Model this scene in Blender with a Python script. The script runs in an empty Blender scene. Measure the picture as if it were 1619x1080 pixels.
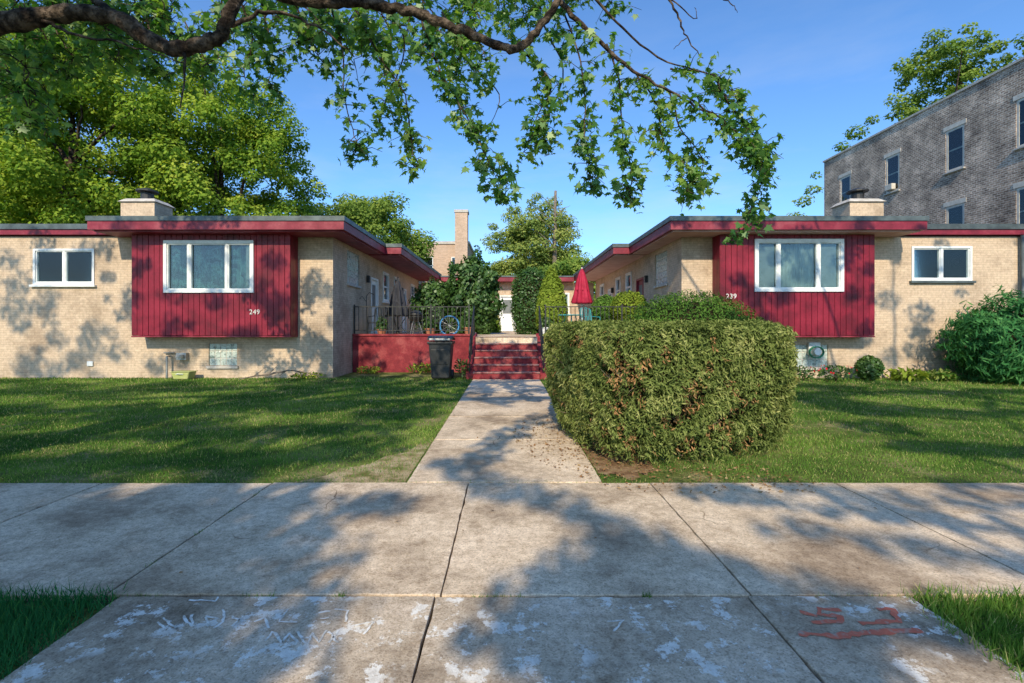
import bpy, bmesh, math, random
import numpy as np
from mathutils import Vector, Matrix
random.seed(7); rng=np.random.default_rng(7)
S=bpy.context.scene; C=S.collection
F=764.;CX=802.;CY=515.;H=1.5
EL=math.radians(34); AZ=math.radians(187)
def P(x,y,D): return Vector(((x-CX)*D/F, D, H-(y-CY)*D/F))
def G(x,y,z=0.0):
    D=F*H/(y-CY); return Vector(((x-CX)*D/F,D,z))
org={}
# ---------------------------------------------------------------- materials
def nt(name):
    m=bpy.data.materials.new(name); m.use_nodes=True; n=m.node_tree; n.nodes.clear()
    return m,n,n.nodes,n.links
def ramp(nodes,links,src,cols,lo=.3,hi=.7):
    r=nodes.new('ShaderNodeValToRGB'); e=r.color_ramp.elements
    k=len(cols)
    for i,c in enumerate(cols):
        p=lo+(hi-lo)*i/(max(k-1,1))
        if i<2: el=e[i]; el.position=p
        else: el=e.new(p)
        el.color=(*c,1)
    links.new(src,r.inputs[0]); return r.outputs[0]
def noise_n(nodes,links,scale,detail=5,vec=None,rough=.6):
    n=nodes.new('ShaderNodeTexNoise'); n.inputs['Scale'].default_value=scale; n.inputs['Detail'].default_value=detail
    n.inputs['Roughness'].default_value=rough
    if vec is not None: links.new(vec,n.inputs['Vector'])
    return n.outputs[0]
def mixc(nodes,links,a,b,f,mode='MIX'):
    m=nodes.new('ShaderNodeMix'); m.data_type='RGBA'; m.blend_type=mode
    for s,k in ((a,6),(b,7)):
        if isinstance(s,tuple): m.inputs[k].default_value=(*s,1)
        else: links.new(s,m.inputs[k])
    if isinstance(f,(int,float)): m.inputs[0].default_value=f
    else: links.new(f,m.inputs[0])
    return m.outputs[2]
def finish(m,nodes,links,col,rough=.8,spec=.3,metal=0,bump=None,bs=.3,bd=.01):
    b=nodes.new('ShaderNodeBsdfPrincipled'); o=nodes.new('ShaderNodeOutputMaterial')
    if isinstance(col,tuple): b.inputs['Base Color'].default_value=(*col,1)
    else: links.new(col,b.inputs['Base Color'])
    b.inputs['Roughness'].default_value=rough; b.inputs['Specular IOR Level'].default_value=spec; b.inputs['Metallic'].default_value=metal
    if bump is not None:
        bp=nodes.new('ShaderNodeBump'); bp.inputs['Strength'].default_value=bs; bp.inputs['Distance'].default_value=bd
        links.new(bump,bp.inputs['Height']); links.new(bp.outputs[0],b.inputs['Normal'])
    links.new(b.outputs[0],o.inputs[0]); return m
def pos(nodes): return nodes.new('ShaderNodeNewGeometry').outputs['Position']
def mat(name,cols,scale=3,rough=.8,spec=.3,metal=0,bscale=None,bs=.3,bd=.01,lo=.35,hi=.65,fine=None):
    m,n,N,L=nt(name); p=pos(N)
    c=ramp(N,L,noise_n(N,L,scale,5,p),cols,lo,hi)
    if fine:
        f=ramp(N,L,noise_n(N,L,fine[0],3,p),[(1-fine[1],)*3,(1+fine[1],)*3],.3,.7)
        c=mixc(N,L,c,f,1.0,'MULTIPLY')
    bump=noise_n(N,L,bscale,3,p) if bscale else None
    return finish(m,N,L,c,rough,spec,metal,bump,bs,bd)
def brickmat(name,c1,c2,mortar,stains,bw=.2,rh=.068,ms=.008,dirt=.5,bs=.6,var=(.75,1.15)):
    m,n,N,L=nt(name); p=pos(N)
    sx=N.new('ShaderNodeSeparateXYZ'); L.new(p,sx.inputs[0])
    ad=N.new('ShaderNodeMath'); L.new(sx.outputs[0],ad.inputs[0]); L.new(sx.outputs[1],ad.inputs[1])
    cb=N.new('ShaderNodeCombineXYZ'); L.new(ad.outputs[0],cb.inputs[0]); L.new(sx.outputs[2],cb.inputs[1])
    b=N.new('ShaderNodeTexBrick'); L.new(cb.outputs[0],b.inputs['Vector'])
    b.inputs['Color1'].default_value=(*c1,1); b.inputs['Color2'].default_value=(*c2,1); b.inputs['Mortar'].default_value=(*mortar,1)
    b.inputs['Scale'].default_value=1; b.inputs['Mortar Size'].default_value=ms; b.inputs['Mortar Smooth'].default_value=.3
    b.inputs['Brick Width'].default_value=bw; b.inputs['Row Height'].default_value=rh; b.inputs['Bias'].default_value=0
    st=ramp(N,L,noise_n(N,L,.9,7,p,.65),stains,.3,.7)
    c=mixc(N,L,b.outputs[0],st,dirt,'MULTIPLY')
    f=ramp(N,L,noise_n(N,L,12,6,p,.7),[(var[0],)*3,(var[1],)*3],.3,.7)
    c=mixc(N,L,c,f,1.,'MULTIPLY')
    mx=N.new('ShaderNodeMath'); mx.operation='MULTIPLY_ADD'; L.new(b.outputs['Fac'],mx.inputs[0]); mx.inputs[1].default_value=-1
    L.new(noise_n(N,L,60,2,p),mx.inputs[2])
    return finish(m,N,L,c,.9,.2,0,mx.outputs[0],bs,.008)
def leafmat(name,cols,trans=.35,gloss=0):
    m,n,N,L=nt(name)
    a=N.new('ShaderNodeAttribute'); a.attribute_name='rnd'
    c=ramp(N,L,a.outputs['Fac'],cols,0,1)
    d=N.new('ShaderNodeBsdfDiffuse'); t=N.new('ShaderNodeBsdfTranslucent')
    L.new(c,d.inputs[0]); c2=mixc(N,L,c,(1.6,1.7,.6),1.,'MULTIPLY'); L.new(c2,t.inputs[0])
    m1=N.new('ShaderNodeMixShader'); m1.inputs[0].default_value=trans; L.new(d.outputs[0],m1.inputs[1]); L.new(t.outputs[0],m1.inputs[2])
    out=m1.outputs[0]
    if gloss:
        g=N.new('ShaderNodeBsdfGlossy'); g.inputs['Roughness'].default_value=.45; g.inputs[0].default_value=(.5,.55,.5,1)
        m2=N.new('ShaderNodeMixShader'); m2.inputs[0].default_value=gloss; L.new(out,m2.inputs[1]); L.new(g.outputs[0],m2.inputs[2]); out=m2.outputs[0]
    o=N.new('ShaderNodeOutputMaterial'); L.new(out,o.inputs[0]); return m
def glassmat(name,tint=(.8,.9,.9),refl=.25):
    m,n,N,L=nt(name)
    t=N.new('ShaderNodeBsdfTransparent'); t.inputs[0].default_value=(*tint,1)
    g=N.new('ShaderNodeBsdfGlossy'); g.inputs['Roughness'].default_value=.03; g.inputs[0].default_value=(.9,.95,1,1)
    fr=N.new('ShaderNodeLayerWeight'); fr.inputs[0].default_value=refl
    mx=N.new('ShaderNodeMixShader'); L.new(fr.outputs['Fresnel'],mx.inputs[0]); L.new(t.outputs[0],mx.inputs[1]); L.new(g.outputs[0],mx.inputs[2])
    o=N.new('ShaderNodeOutputMaterial'); L.new(mx.outputs[0],o.inputs[0]); return m
def concrete(name,base,dark,light,paint=False):
    m,n,N,L=nt(name); p=pos(N)
    c=ramp(N,L,noise_n(N,L,1.1,9,p,.7),[dark,base,light],.32,.68)
    v=N.new('ShaderNodeTexVoronoi'); v.inputs['Scale'].default_value=125; L.new(p,v.inputs['Vector'])
    sep=N.new('ShaderNodeSeparateColor'); L.new(v.outputs['Color'],sep.inputs[0])
    sp=ramp(N,L,sep.outputs[0],[(.36,.30,.24),(.94,.91,.88),(1.02,1.01,1.),(1.25,1.2,1.14)],.0,1.)
    c=mixc(N,L,c,sp,.5,'MULTIPLY')
    f=ramp(N,L,noise_n(N,L,15,8,p,.8),[(.60,.54,.48),(1.18,)*3],.36,.62)
    c=mixc(N,L,c,f,.7,'MULTIPLY')
    s2=ramp(N,L,noise_n(N,L,.55,5,p,.65),[(.62,.58,.54),(.95,.94,.92),(1.08,)*3],.36,.62)
    c=mixc(N,L,c,s2,.95,'MULTIPLY')
    s3=ramp(N,L,noise_n(N,L,3.2,6,p,.7),[(.66,.62,.58),(1.,)*3],.34,.44)
    c=mixc(N,L,c,s3,.8,'MULTIPLY')
    w=N.new('ShaderNodeTexVoronoi'); w.feature='DISTANCE_TO_EDGE'; w.inputs['Scale'].default_value=.45
    dn=N.new('ShaderNodeTexNoise'); dn.inputs['Scale'].default_value=3; dn.inputs['Detail'].default_value=6; L.new(p,dn.inputs['Vector'])
    pv=mixc(N,L,p,dn.outputs['Color'],.25,'ADD'); L.new(pv,w.inputs['Vector'])
    cr=ramp(N,L,w.outputs['Distance'],[(.35,.31,.27),(1,1,1)],0.0,.003)
    msk=ramp(N,L,noise_n(N,L,.6,2,p),[(0,)*3,(1,)*3],.52,.56)
    c=mixc(N,L,c,mixc(N,L,(1.,1.,1.),cr,msk),1.,'MULTIPLY')
    if paint:
        a=noise_n(N,L,6.5,9,p,.75)
        k=ramp(N,L,a,[(0,)*3,(.9,)*3],.545,.565)
        k2=ramp(N,L,noise_n(N,L,1.6,3,p),[(0,)*3,(1,)*3],.43,.51)
        kk=mixc(N,L,k,k2,1.,'MULTIPLY')
        wc=mixc(N,L,(.82,.80,.76),f,.55,'MULTIPLY')
        c=mixc(N,L,c,wc,kk)
    return finish(m,N,L,c,.9,.2,0,noise_n(N,L,110,3,p),.5,.006)
MT={}
MT['brick']=brickmat('buff_brick',(.63,.505,.385),(.56,.44,.335),(.47,.37,.28),[(.60,.56,.52),(1,.97,.93),(1.08,1.05,1.0)],dirt=.9,ms=.006,bs=.4)
MT['oldbrick']=brickmat('weathered_brick',(.52,.39,.30),(.25,.18,.14),(.60,.54,.47),[(.38,.37,.37),(1,.96,.92),(1.7,1.62,1.55)],bw=.22,rh=.09,ms=.016,dirt=1.,var=(.5,1.35))
MT['farbrick']=brickmat('far_brick',(.62,.44,.33),(.50,.35,.26),(.5,.42,.34),[(.7,.68,.66),(1.1,1.05,1.)],bw=.3,rh=.1,ms=.014)
MT['red']=mat('crimson_paint',[(.105,.005,.014),(.20,.008,.024),(.27,.015,.036)],1.4,.45,.35,bscale=30,bs=.15,fine=(20,.16))
MT['redmasonry']=mat('red_masonry_paint',[(.15,.014,.022),(.23,.026,.034),(.33,.07,.07)],2.5,.75,.3,bscale=40,bs=.4,fine=(30,.2))
MT['tread']=mat('worn_tread',[(.22,.06,.06),(.34,.20,.18),(.26,.04,.045)],5,.8,.3,bscale=50)
MT['trimred']=mat('trim_red',[(.15,.009,.022),(.22,.016,.036),(.29,.05,.07)],2,.5,.4,fine=(15,.15))
MT['soffit']=mat('soffit_paint',[(.45,.27,.25),(.58,.40,.37)],2,.7)
MT['cap']=mat('metal_edge',[(.055,.07,.075),(.12,.15,.155)],3,.5,.5,.3)
MT['white']=mat('white_paint',[(.66,.68,.68),(.8,.82,.82)],4,.5,.4,fine=(25,.06))
MT['number']=mat('number_metal',[(.62,.60,.58),(.74,.72,.70)],9,.5)
MT['stone']=mat('sill_stone',[(.40,.37,.33),(.56,.52,.47)],6,.85,bscale=40)
MT['tanframe']=mat('pale_window_frame',[(.52,.47,.40),(.66,.61,.53)],6,.6)
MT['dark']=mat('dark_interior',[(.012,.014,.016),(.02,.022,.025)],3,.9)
MT['teal']=mat('teal_curtain',[(.006,.016,.016),(.015,.055,.052),(.07,.17,.155),(.008,.02,.02)],3.4,.8,lo=.38,hi=.62)
MT['panerefl']=mat('grey_pane_reflection',[(.12,.15,.145),(.24,.27,.25),(.36,.38,.35)],1.6,.8)  # greys paint the pane's reflection onto the sheet behind the glass
MT['palecurt']=mat('pale_curtain',[(.46,.50,.49),(.64,.67,.66)],4,.8)
MT['screen']=mat('insect_screen_grey',[(.13,.145,.145),(.19,.205,.205)],8,.7)
MT['glass']=glassmat('window_glass',(.80,.88,.88),.35)
MT['block']=mat('glass_block',[(.30,.36,.33),(.55,.62,.58),(.18,.24,.22)],9,.15,.6,bscale=12,bs=.5)
MT['iron']=mat('black_iron',[(.012,.012,.013),(.03,.03,.03)],9,.5,.5)
MT['plastic']=mat('bin_plastic',[(.018,.020,.023),(.035,.037,.04)],4,.45,.5)
MT['tin']=mat('galvanised_metal',[(.25,.26,.27),(.42,.43,.44)],9,.4,.5,.6)
MT['bark']=mat('tree_bark',[(.016,.012,.010),(.06,.045,.034),(.16,.12,.09)],9,.95,.1,bscale=26,bs=1.,bd=.04,lo=.38,hi=.62)
MT['bark2']=mat('grey_bark',[(.12,.095,.075),(.24,.20,.16)],6,.95,.1,bscale=20,bs=.8,bd=.03)
MT['walk']=concrete('walk_concrete',(.72,.595,.46),(.50,.41,.32),(.82,.695,.555))
MT['apron']=concrete('apron_concrete',(.60,.505,.40),(.41,.35,.285),(.72,.61,.50),True)
MT['soil']=mat('soil',[(.05,.038,.026),(.09,.068,.045),(.14,.105,.07)],6,.95,.1,bscale=30,bs=.8,bd=.02)
MT['mulch']=mat('needle_litter',[(.16,.09,.05),(.28,.17,.09),(.36,.25,.15)],9,.95,.1,bscale=60,bs=.9,bd=.02)
MT['lawn']=mat('lawn_soil',[(.06,.09,.022),(.13,.16,.04),(.32,.27,.13)],1.3,.95,.1,bscale=45,bs=1.,bd=.03,fine=(30,.35))
MT['worn']=mat('worn_earth',[(.16,.15,.05),(.36,.28,.16),(.50,.40,.26)],5,.95,.1,bscale=45,bs=.8,bd=.02)
MT['asphalt']=mat('asphalt',[(.04,.04,.042),(.06,.06,.06)],5,.9)
MT['whitemark']=mat('white_spray_paint',[(.56,.52,.46),(.84,.82,.78)],30,.8,lo=.40,hi=.55)
MT['redmark']=mat('orange_red_spray_paint',[(.50,.34,.27),(.62,.15,.09),(.66,.18,.11),(.50,.34,.27)],18,.8,lo=.32,hi=.68)
MT['redcloth']=mat('red_canvas',[(.30,.01,.035),(.42,.018,.055)],5,.7)
MT['darkcloth']=mat('dark_canvas',[(.02,.022,.03),(.045,.045,.055)],5,.8)
MT['turq']=mat('turquoise_paint',[(.03,.30,.33),(.06,.40,.42)],5,.5)
MT['blue']=mat('blue_plastic',[(.03,.16,.36),(.05,.22,.45)],5,.4)
MT['terra']=mat('terracotta',[(.34,.13,.07),(.44,.19,.11)],8,.8)
MT['lime']=mat('yellow_green_plastic',[(.38,.42,.14),(.46,.48,.20)],5,.5)
MT['hose']=mat('green_hose',[(.02,.18,.10),(.03,.25,.14)],5,.4)
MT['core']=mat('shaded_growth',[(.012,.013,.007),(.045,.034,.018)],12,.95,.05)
MT['maple']=leafmat('maple_leaf',[(.025,.10,.035),(.07,.19,.04),(.16,.30,.055),(.31,.41,.085)],.45,.07)
MT['tree_l']=leafmat('bright_tree_leaf',[(.045,.105,.018),(.13,.23,.03),(.28,.37,.05),(.50,.51,.09)],.3)
MT['tree_d']=leafmat('mid_tree_leaf',[(.045,.10,.025),(.11,.19,.04),(.21,.29,.06),(.33,.37,.09)],.3)
MT['tree_c']=leafmat('olive_tree_leaf',[(.07,.115,.03),(.16,.23,.06),(.29,.34,.09),(.42,.40,.12)],.3)
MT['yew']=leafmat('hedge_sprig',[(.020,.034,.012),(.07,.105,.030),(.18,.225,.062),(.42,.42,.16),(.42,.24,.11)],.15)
MT['mound']=leafmat('mound_sprig',[(.025,.075,.018),(.075,.16,.03),(.16,.27,.05)],.2)
MT['juniper']=leafmat('blue_green_sprig',[(.015,.08,.03),(.055,.20,.065),(.15,.34,.11)],.2)
MT['shrub']=leafmat('shrub_leaf',[(.02,.06,.02),(.05,.12,.028),(.13,.22,.05)],.3,.06)
MT['shruby']=leafmat('light_shrub_leaf',[(.10,.16,.022),(.20,.28,.04),(.32,.38,.06)],.3)
MT['grass']=leafmat('grass_blade',[(.035,.105,.022),(.095,.205,.038),(.20,.32,.065),(.50,.47,.20)],.3)
MT['grassd']=leafmat('dark_grass_blade',[(.02,.12,.05),(.05,.20,.07),(.10,.28,.08)],.3)
MT['flower']=leafmat('red_petal',[(.45,.01,.03),(.6,.03,.05)],.2)
MT['litter']=leafmat('dry_leaf',[(.18,.09,.04),(.35,.19,.09),(.45,.32,.18)],.2)
# ---------------------------------------------------------------- builders
def setp(o,label=None,cat=None,group=None,kind=None):
    if label: o['label']=label
    if cat: o['category']=cat
    if group: o['group']=group
    if kind: o['kind']=kind
    return o
def thing(name,label,cat,loc,group=None):
    o=bpy.data.objects.new(name,None); C.objects.link(o); o.location=loc; o.empty_display_size=.2
    org[o.name]=Vector(loc); return setp(o,label,cat,group)
def link(me,name,m,parent,origin=None):
    if m: me.materials.append(m)
    o=bpy.data.objects.new(name,me); C.objects.link(o)
    if parent is not None:
        L=org[parent.name]; o.parent=parent
    else:
        L=Vector(origin) if origin is not None else Vector((0,0,0)); o.location=L
    me.transform(Matrix.Translation(-L)); org[o.name]=L
    return o
class MB:
    def __init__(s): s.v=[];s.f=[]
    def add(s,vs,fs):
        k=len(s.v); s.v+= [tuple(v) for v in vs]; s.f+=[tuple(i+k for i in f) for f in fs]; return s
    def box(s,x0,x1,y0,y1,z0,z1):
        x0,x1=min(x0,x1),max(x0,x1);y0,y1=min(y0,y1),max(y0,y1);z0,z1=min(z0,z1),max(z0,z1)
        return s.frus(x0,x1,y0,y1,z0,x0,x1,y0,y1,z1)
    def frus(s,x0,x1,y0,y1,z0,X0,X1,Y0,Y1,z1):
        return s.add([(x0,y0,z0),(x1,y0,z0),(x1,y1,z0),(x0,y1,z0),(X0,Y0,z1),(X1,Y0,z1),(X1,Y1,z1),(X0,Y1,z1)],
          [(0,3,2,1),(4,5,6,7),(0,1,5,4),(1,2,6,5),(2,3,7,6),(3,0,4,7)])
    def tube(s,pts,rad,n=8):
        pts=[Vector(p) for p in pts]; m=len(pts)
        if not hasattr(rad,'__len__'): rad=[rad]*m
        vs=[];fs=[]; up=Vector((.13,.21,1)).normalized(); prev=None
        for i,p in enumerate(pts):
            t=(pts[min(i+1,m-1)]-pts[max(i-1,0)]).normalized()
            if prev is None:
                a=t.cross(up)
                if a.length<.05: a=t.cross(Vector((1,0,0)))
            else: a=prev-t*prev.dot(t)
            a.normalize(); prev=a; b=t.cross(a)
            for k in range(n):
                th=2*math.pi*k/n; vs.append(p+(a*math.cos(th)+b*math.sin(th))*rad[i])
        for i in range(m-1):
            for k in range(n):
                k2=(k+1)%n; fs.append((i*n+k,i*n+k2,(i+1)*n+k2,(i+1)*n+k))
        fs.append(tuple(range(n-1,-1,-1))); fs.append(tuple((m-1)*n+k for k in range(n)))
        return s.add(vs,fs)
    def lathe(s,c,prof,n=16,pleat=0,np_=6):
        vs=[];fs=[];m=len(prof)
        for (r,z) in prof:
            for k in range(n):
                th=2*math.pi*k/n; rr=r*(1+pleat*math.cos(np_*th)); vs.append((c[0]+rr*math.cos(th),c[1]+rr*math.sin(th),c[2]+z))
        for i in range(m-1):
            for k in range(n):
                k2=(k+1)%n; fs.append((i*n+k,i*n+k2,(i+1)*n+k2,(i+1)*n+k))
        fs.append(tuple(range(n-1,-1,-1))); fs.append(tuple((m-1)*n+k for k in range(n)))
        return s.add(vs,fs)
    def build(s,name,m,parent=None,bevel=0,smooth=False,origin=None,kind=None):
        me=bpy.data.meshes.new(name); me.from_pydata(s.v,[],s.f); me.update()
        if smooth: me.polygons.foreach_set('use_smooth',[True]*len(me.polygons))
        if parent is None and origin is None:
            a=np.array(s.v); origin=((a[:,0].min()+a[:,0].max())/2,(a[:,1].min()+a[:,1].max())/2,a[:,2].min())
        o=link(me,name,MT[m],parent,origin)
        if bevel:
            b=o.modifiers.new('bevel','BEVEL'); b.width=bevel; b.segments=2; b.limit_method='ANGLE'
        if kind: o['kind']=kind
        return o
def smoothpath(pts,k=5,jit=0):
    pts=[Vector(p) for p in pts]; out=[]
    q=[pts[0]*2-pts[1]]+pts+[pts[-1]*2-pts[-2]]
    for i in range(1,len(q)-2):
        for j in range(k):
            t=j/k; a,b,c,d=q[i-1],q[i],q[i+1],q[i+2]
            v=.5*((2*b)+(c-a)*t+(2*a-5*b+4*c-d)*t*t+(3*b-a-3*c+d)*t**3)
            out.append(v+Vector([random.uniform(-jit,jit) for _ in range(3)]))
    out.append(pts[-1]); return out
def lerpr(a,n):
    return list(np.interp(np.linspace(0,len(a)-1,n),range(len(a)),a))
def unit(a): return a/np.maximum(np.linalg.norm(a,axis=1,keepdims=True),1e-6)
T_QUAD=np.array([(-.0,-.5,0),(.32,0,.08),(0,.5,0),(-.32,0,.08)])
T_NEEDLE=np.array([(-.1,-.5,0),(.16,-.1,.05),(0,.5,0),(-.16,0,.0)])
T_BLADE=np.array([(-.5,0,0),(.5,0,0),(0,1,0)])
half=[(0,0),(.10,-.10),(.42,-.16),(.30,.06),(.62,.30),(.27,.33),(.26,.62),(.14,.55),(0,1.0)]
ml=half+[(-u,v) for u,v in half[1:-1][::-1]]
T_MAPLE=np.array([(u*1.,v-.0,-.35*abs(u)+.1*v-.25*v*v) for u,v in ml])
def cloud(name,P0,Nn,Tt,size,rnd,m,parent=None,T=T_QUAD,wid=None,kind=None,origin=None):
    """many small leaves: normal Nn, tip direction Tt"""
    P0=np.asarray(P0,float); N=len(P0); K=len(T)
    v=unit(Tt-Nn*np.sum(Tt*Nn,axis=1,keepdims=True)); u=np.cross(v,Nn)
    size=np.broadcast_to(np.asarray(size,float),(N,)); w=size if wid is None else np.broadcast_to(wid,(N,))
    V=P0[:,None,:]+u[:,None,:]*(T[None,:,0:1]*w[:,None,None])+v[:,None,:]*(T[None,:,1:2]*size[:,None,None])+Nn[:,None,:]*(T[None,:,2:3]*size[:,None,None])
    me=bpy.data.meshes.new(name); me.vertices.add(N*K); me.vertices.foreach_set('co',V.astype(np.float32).ravel())
    me.loops.add(N*K); me.loops.foreach_set('vertex_index',np.arange(N*K,dtype=np.int32))
    me.polygons.add(N); me.polygons.foreach_set('loop_start',np.arange(0,N*K,K,dtype=np.int32))
    me.update(calc_edges=True)
    at=me.attributes.new('rnd','FLOAT','FACE'); at.data.foreach_set('value',np.clip(rnd,0,1).astype(np.float32))
    o=link(me,name,MT[m],parent,origin)
    if kind: o['kind']=kind
    return o
def nz(x,y,z=0,s=1.,seed=0):
    r=np.random.default_rng(seed+99); t=0
    for i in range(7):
        d=r.normal(size=3)*s*(1+.35*i); t=t+np.sin(x*d[0]+y*d[1]+z*d[2]+r.uniform(0,6.28))/(1+.25*i)
    return t/3.2
def rdir(n,r=rng): return unit(r.normal(size=(n,3)))
def clumps(name,parent,cc,crs,nleaf,ls,m,r,flat=(1,1,.65),T=T_QUAD):
    tone=r.uniform(0,1,len(cc)); pr=crs**2/np.sum(crs**2); idx=r.choice(len(cc),nleaf,p=pr)
    dd=unit(r.normal(size=(nleaf,3))); q=r.uniform(.45,1.08,nleaf)
    pp=cc[idx]+dd*(crs[idx]*q)[:,None]*np.array(flat)
    nn=unit(dd*.9+np.array([0,-.25,.7])+r.normal(size=(nleaf,3))*.55)
    tt=unit(r.normal(size=(nleaf,3))+np.array([0,0,-.6]))
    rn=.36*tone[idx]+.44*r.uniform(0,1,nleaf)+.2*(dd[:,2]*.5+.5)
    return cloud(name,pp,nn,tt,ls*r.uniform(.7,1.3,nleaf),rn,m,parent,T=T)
def crown(name,parent,c,rad,ncl,nleaf,ls,cr,m,seed=1,shell=.45,extra=None,T=T_QUAD):
    r=np.random.default_rng(seed); c=np.array(c);rad=np.array(rad)
    d=unit(r.normal(size=(ncl,3))); rr=r.uniform(shell**2,1,ncl)**.5
    lob=1+.18*nz(d[:,0],d[:,1],d[:,2],2.6,seed)
    cc=c+d*rad*(rr*lob)[:,None]
    if extra is not None: cc=np.vstack([cc,np.array(extra)])
    crs=cr*r.uniform(.5,1.4,len(cc))
    return clumps(name,parent,cc,crs,nleaf,ls,m,r,T=T),cc
def tree(name,label,cat,base,trunk_h,c,rad,ncl,nleaf,ls,cr,m,seed,tr=.3,bark='bark',group=None,shell=.45,extra=None,given=None):
    random.seed(seed)
    E=thing(name,label,cat,base,group); b=Vector(base); c=Vector(c)
    tp=[b,b+Vector((.1,.05,trunk_h*.5)),Vector((b.x*.5+c.x*.5,b.y*.5+c.y*.5,b.z+trunk_h)),c+Vector((0,0,rad[2]*.5))]
    sp=smoothpath(tp,5,.03); MB().tube(sp,lerpr([tr*1.25,tr,tr*.75,tr*.2],len(sp)),10).build('trunk',bark,E,smooth=True)
    if given:
        cc=np.array([g[0] for g in given]); clumps('crown',E,cc,np.array([g[1] for g in given]),nleaf,ls,m,np.random.default_rng(seed),flat=(1.3,1,.75))
    else: o,cc=crown('crown',E,c,rad,ncl,nleaf,ls,cr,m,seed,shell,extra)
    for k in range(9):
        q=Vector(cc[random.randrange(len(cc))]); st=sp[random.randrange(len(sp)//2,len(sp)-2)]
        mid=(st+q)/2+Vector((0,0,.3)); s2=smoothpath([st,mid,q],4,.06)
        MB().tube(s2,lerpr([tr*.38,tr*.2,.03],len(s2)),6).build('limb',bark,E,smooth=True)
    return E
def bush(name,label,cat,c,rad,n,ls,m,seed=1,pw=2.2,wid=None,T=T_NEEDLE,rough=.1,group=None,core=.84,up=.5,cone=0):
    r=np.random.default_rng(seed); c=np.array(c,float); rad=np.array(rad,float)
    E=thing(name,label,cat,(c[0],c[1],c[2]-rad[2]),group)
    def surf(d,k):
        f=(np.abs(d[:,0])**pw+np.abs(d[:,1])**pw+np.abs(d[:,2])**pw)**(-1/pw)
        p=d*f[:,None]
        if cone: p[:,:2]*= (1-cone*(p[:,2:3]*.5+.5))
        p=p*rad*k[:,None]; return c+p
    d=unit(r.normal(size=(n,3))); d=d[d[:,2]>-.93]; n=len(d)
    bumpy=1+rough*nz(d[:,0]*rad[0],d[:,1]*rad[1],d[:,2]*rad[2],5.,seed)
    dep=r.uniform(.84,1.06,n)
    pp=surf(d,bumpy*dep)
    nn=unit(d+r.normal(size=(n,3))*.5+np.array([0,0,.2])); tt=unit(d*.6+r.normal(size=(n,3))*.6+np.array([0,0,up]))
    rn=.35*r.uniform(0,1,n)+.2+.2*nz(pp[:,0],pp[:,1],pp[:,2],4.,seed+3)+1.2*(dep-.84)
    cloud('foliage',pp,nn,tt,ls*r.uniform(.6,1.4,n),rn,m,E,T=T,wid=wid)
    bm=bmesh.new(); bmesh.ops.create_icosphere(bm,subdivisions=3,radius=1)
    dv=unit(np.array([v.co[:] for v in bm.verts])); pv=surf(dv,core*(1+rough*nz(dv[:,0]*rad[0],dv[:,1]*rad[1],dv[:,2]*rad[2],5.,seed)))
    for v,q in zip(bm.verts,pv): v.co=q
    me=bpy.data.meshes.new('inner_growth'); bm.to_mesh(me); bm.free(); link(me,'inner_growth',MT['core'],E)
    return E
def plant(name,label,cat,base,h,w,n,m,seed=1,group=None,ls=.12,extra=None):
    r=np.random.default_rng(seed); E=thing(name,label,cat,base,group); b=np.array(base)
    s=MB()
    for k in range(7):
        a=r.uniform(0,6.28); e=b+np.array([math.cos(a)*w*r.uniform(.2,.8),math.sin(a)*w*r.uniform(.2,.8),h*r.uniform(.6,1)])
        s.tube([b,(b+e)/2+np.array([0,0,.05*h]),e],[.008,.006,.003],5)
    s.build('stem','soil',E)
    d=unit(r.normal(size=(n,3))); q=r.uniform(.2,1,n)**.5
    pp=b+np.array([0,0,h*.52])+d*q[:,None]*np.array([w,w,h*.5])
    nn=unit(r.normal(size=(n,3))+np.array([0,-.3,1.])); tt=unit(d+r.normal(size=(n,3))*.4)
    cloud('leaves',pp,nn,tt,ls*r.uniform(.6,1.3,n),r.uniform(0,1,n),m,E,wid=ls*.6)
    if extra:
        k=extra; d=unit(r.normal(size=(k,3))); d[:,2]=abs(d[:,2]); pp=b+np.array([0,0,h*.6])+d*np.array([w,w,h*.45])
        cloud('blooms',pp,unit(d+np.array([0,-.6,.2])),unit(r.normal(size=(k,3))),.06,r.uniform(0,1,k),'flower',E,wid=.08)
    return E
def cells(mb,u0,u1,z0,z1,holes,fn):
    us=sorted(set([u0,u1]+[min(max(h[i],u0),u1) for h in holes for i in (0,1)])); zs=sorted(set([z0,z1]+[min(max(h[i],z0),z1) for h in holes for i in (2,3)]))
    for a,b in zip(us,us[1:]):
        for c,d in zip(zs,zs[1:]):
            um,zm=(a+b)/2,(c+d)/2
            if any(h[0]<um<h[1] and h[2]<zm<h[3] for h in holes): continue
            fn(mb,a,b,c,d)
def mbox(mb,mp,u0,u1,z0,z1,d0,d1):
    a=mp(u0,d0); b=mp(u1,d1); mb.box(a[0],b[0],a[1],b[1],z0,z1)
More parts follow.
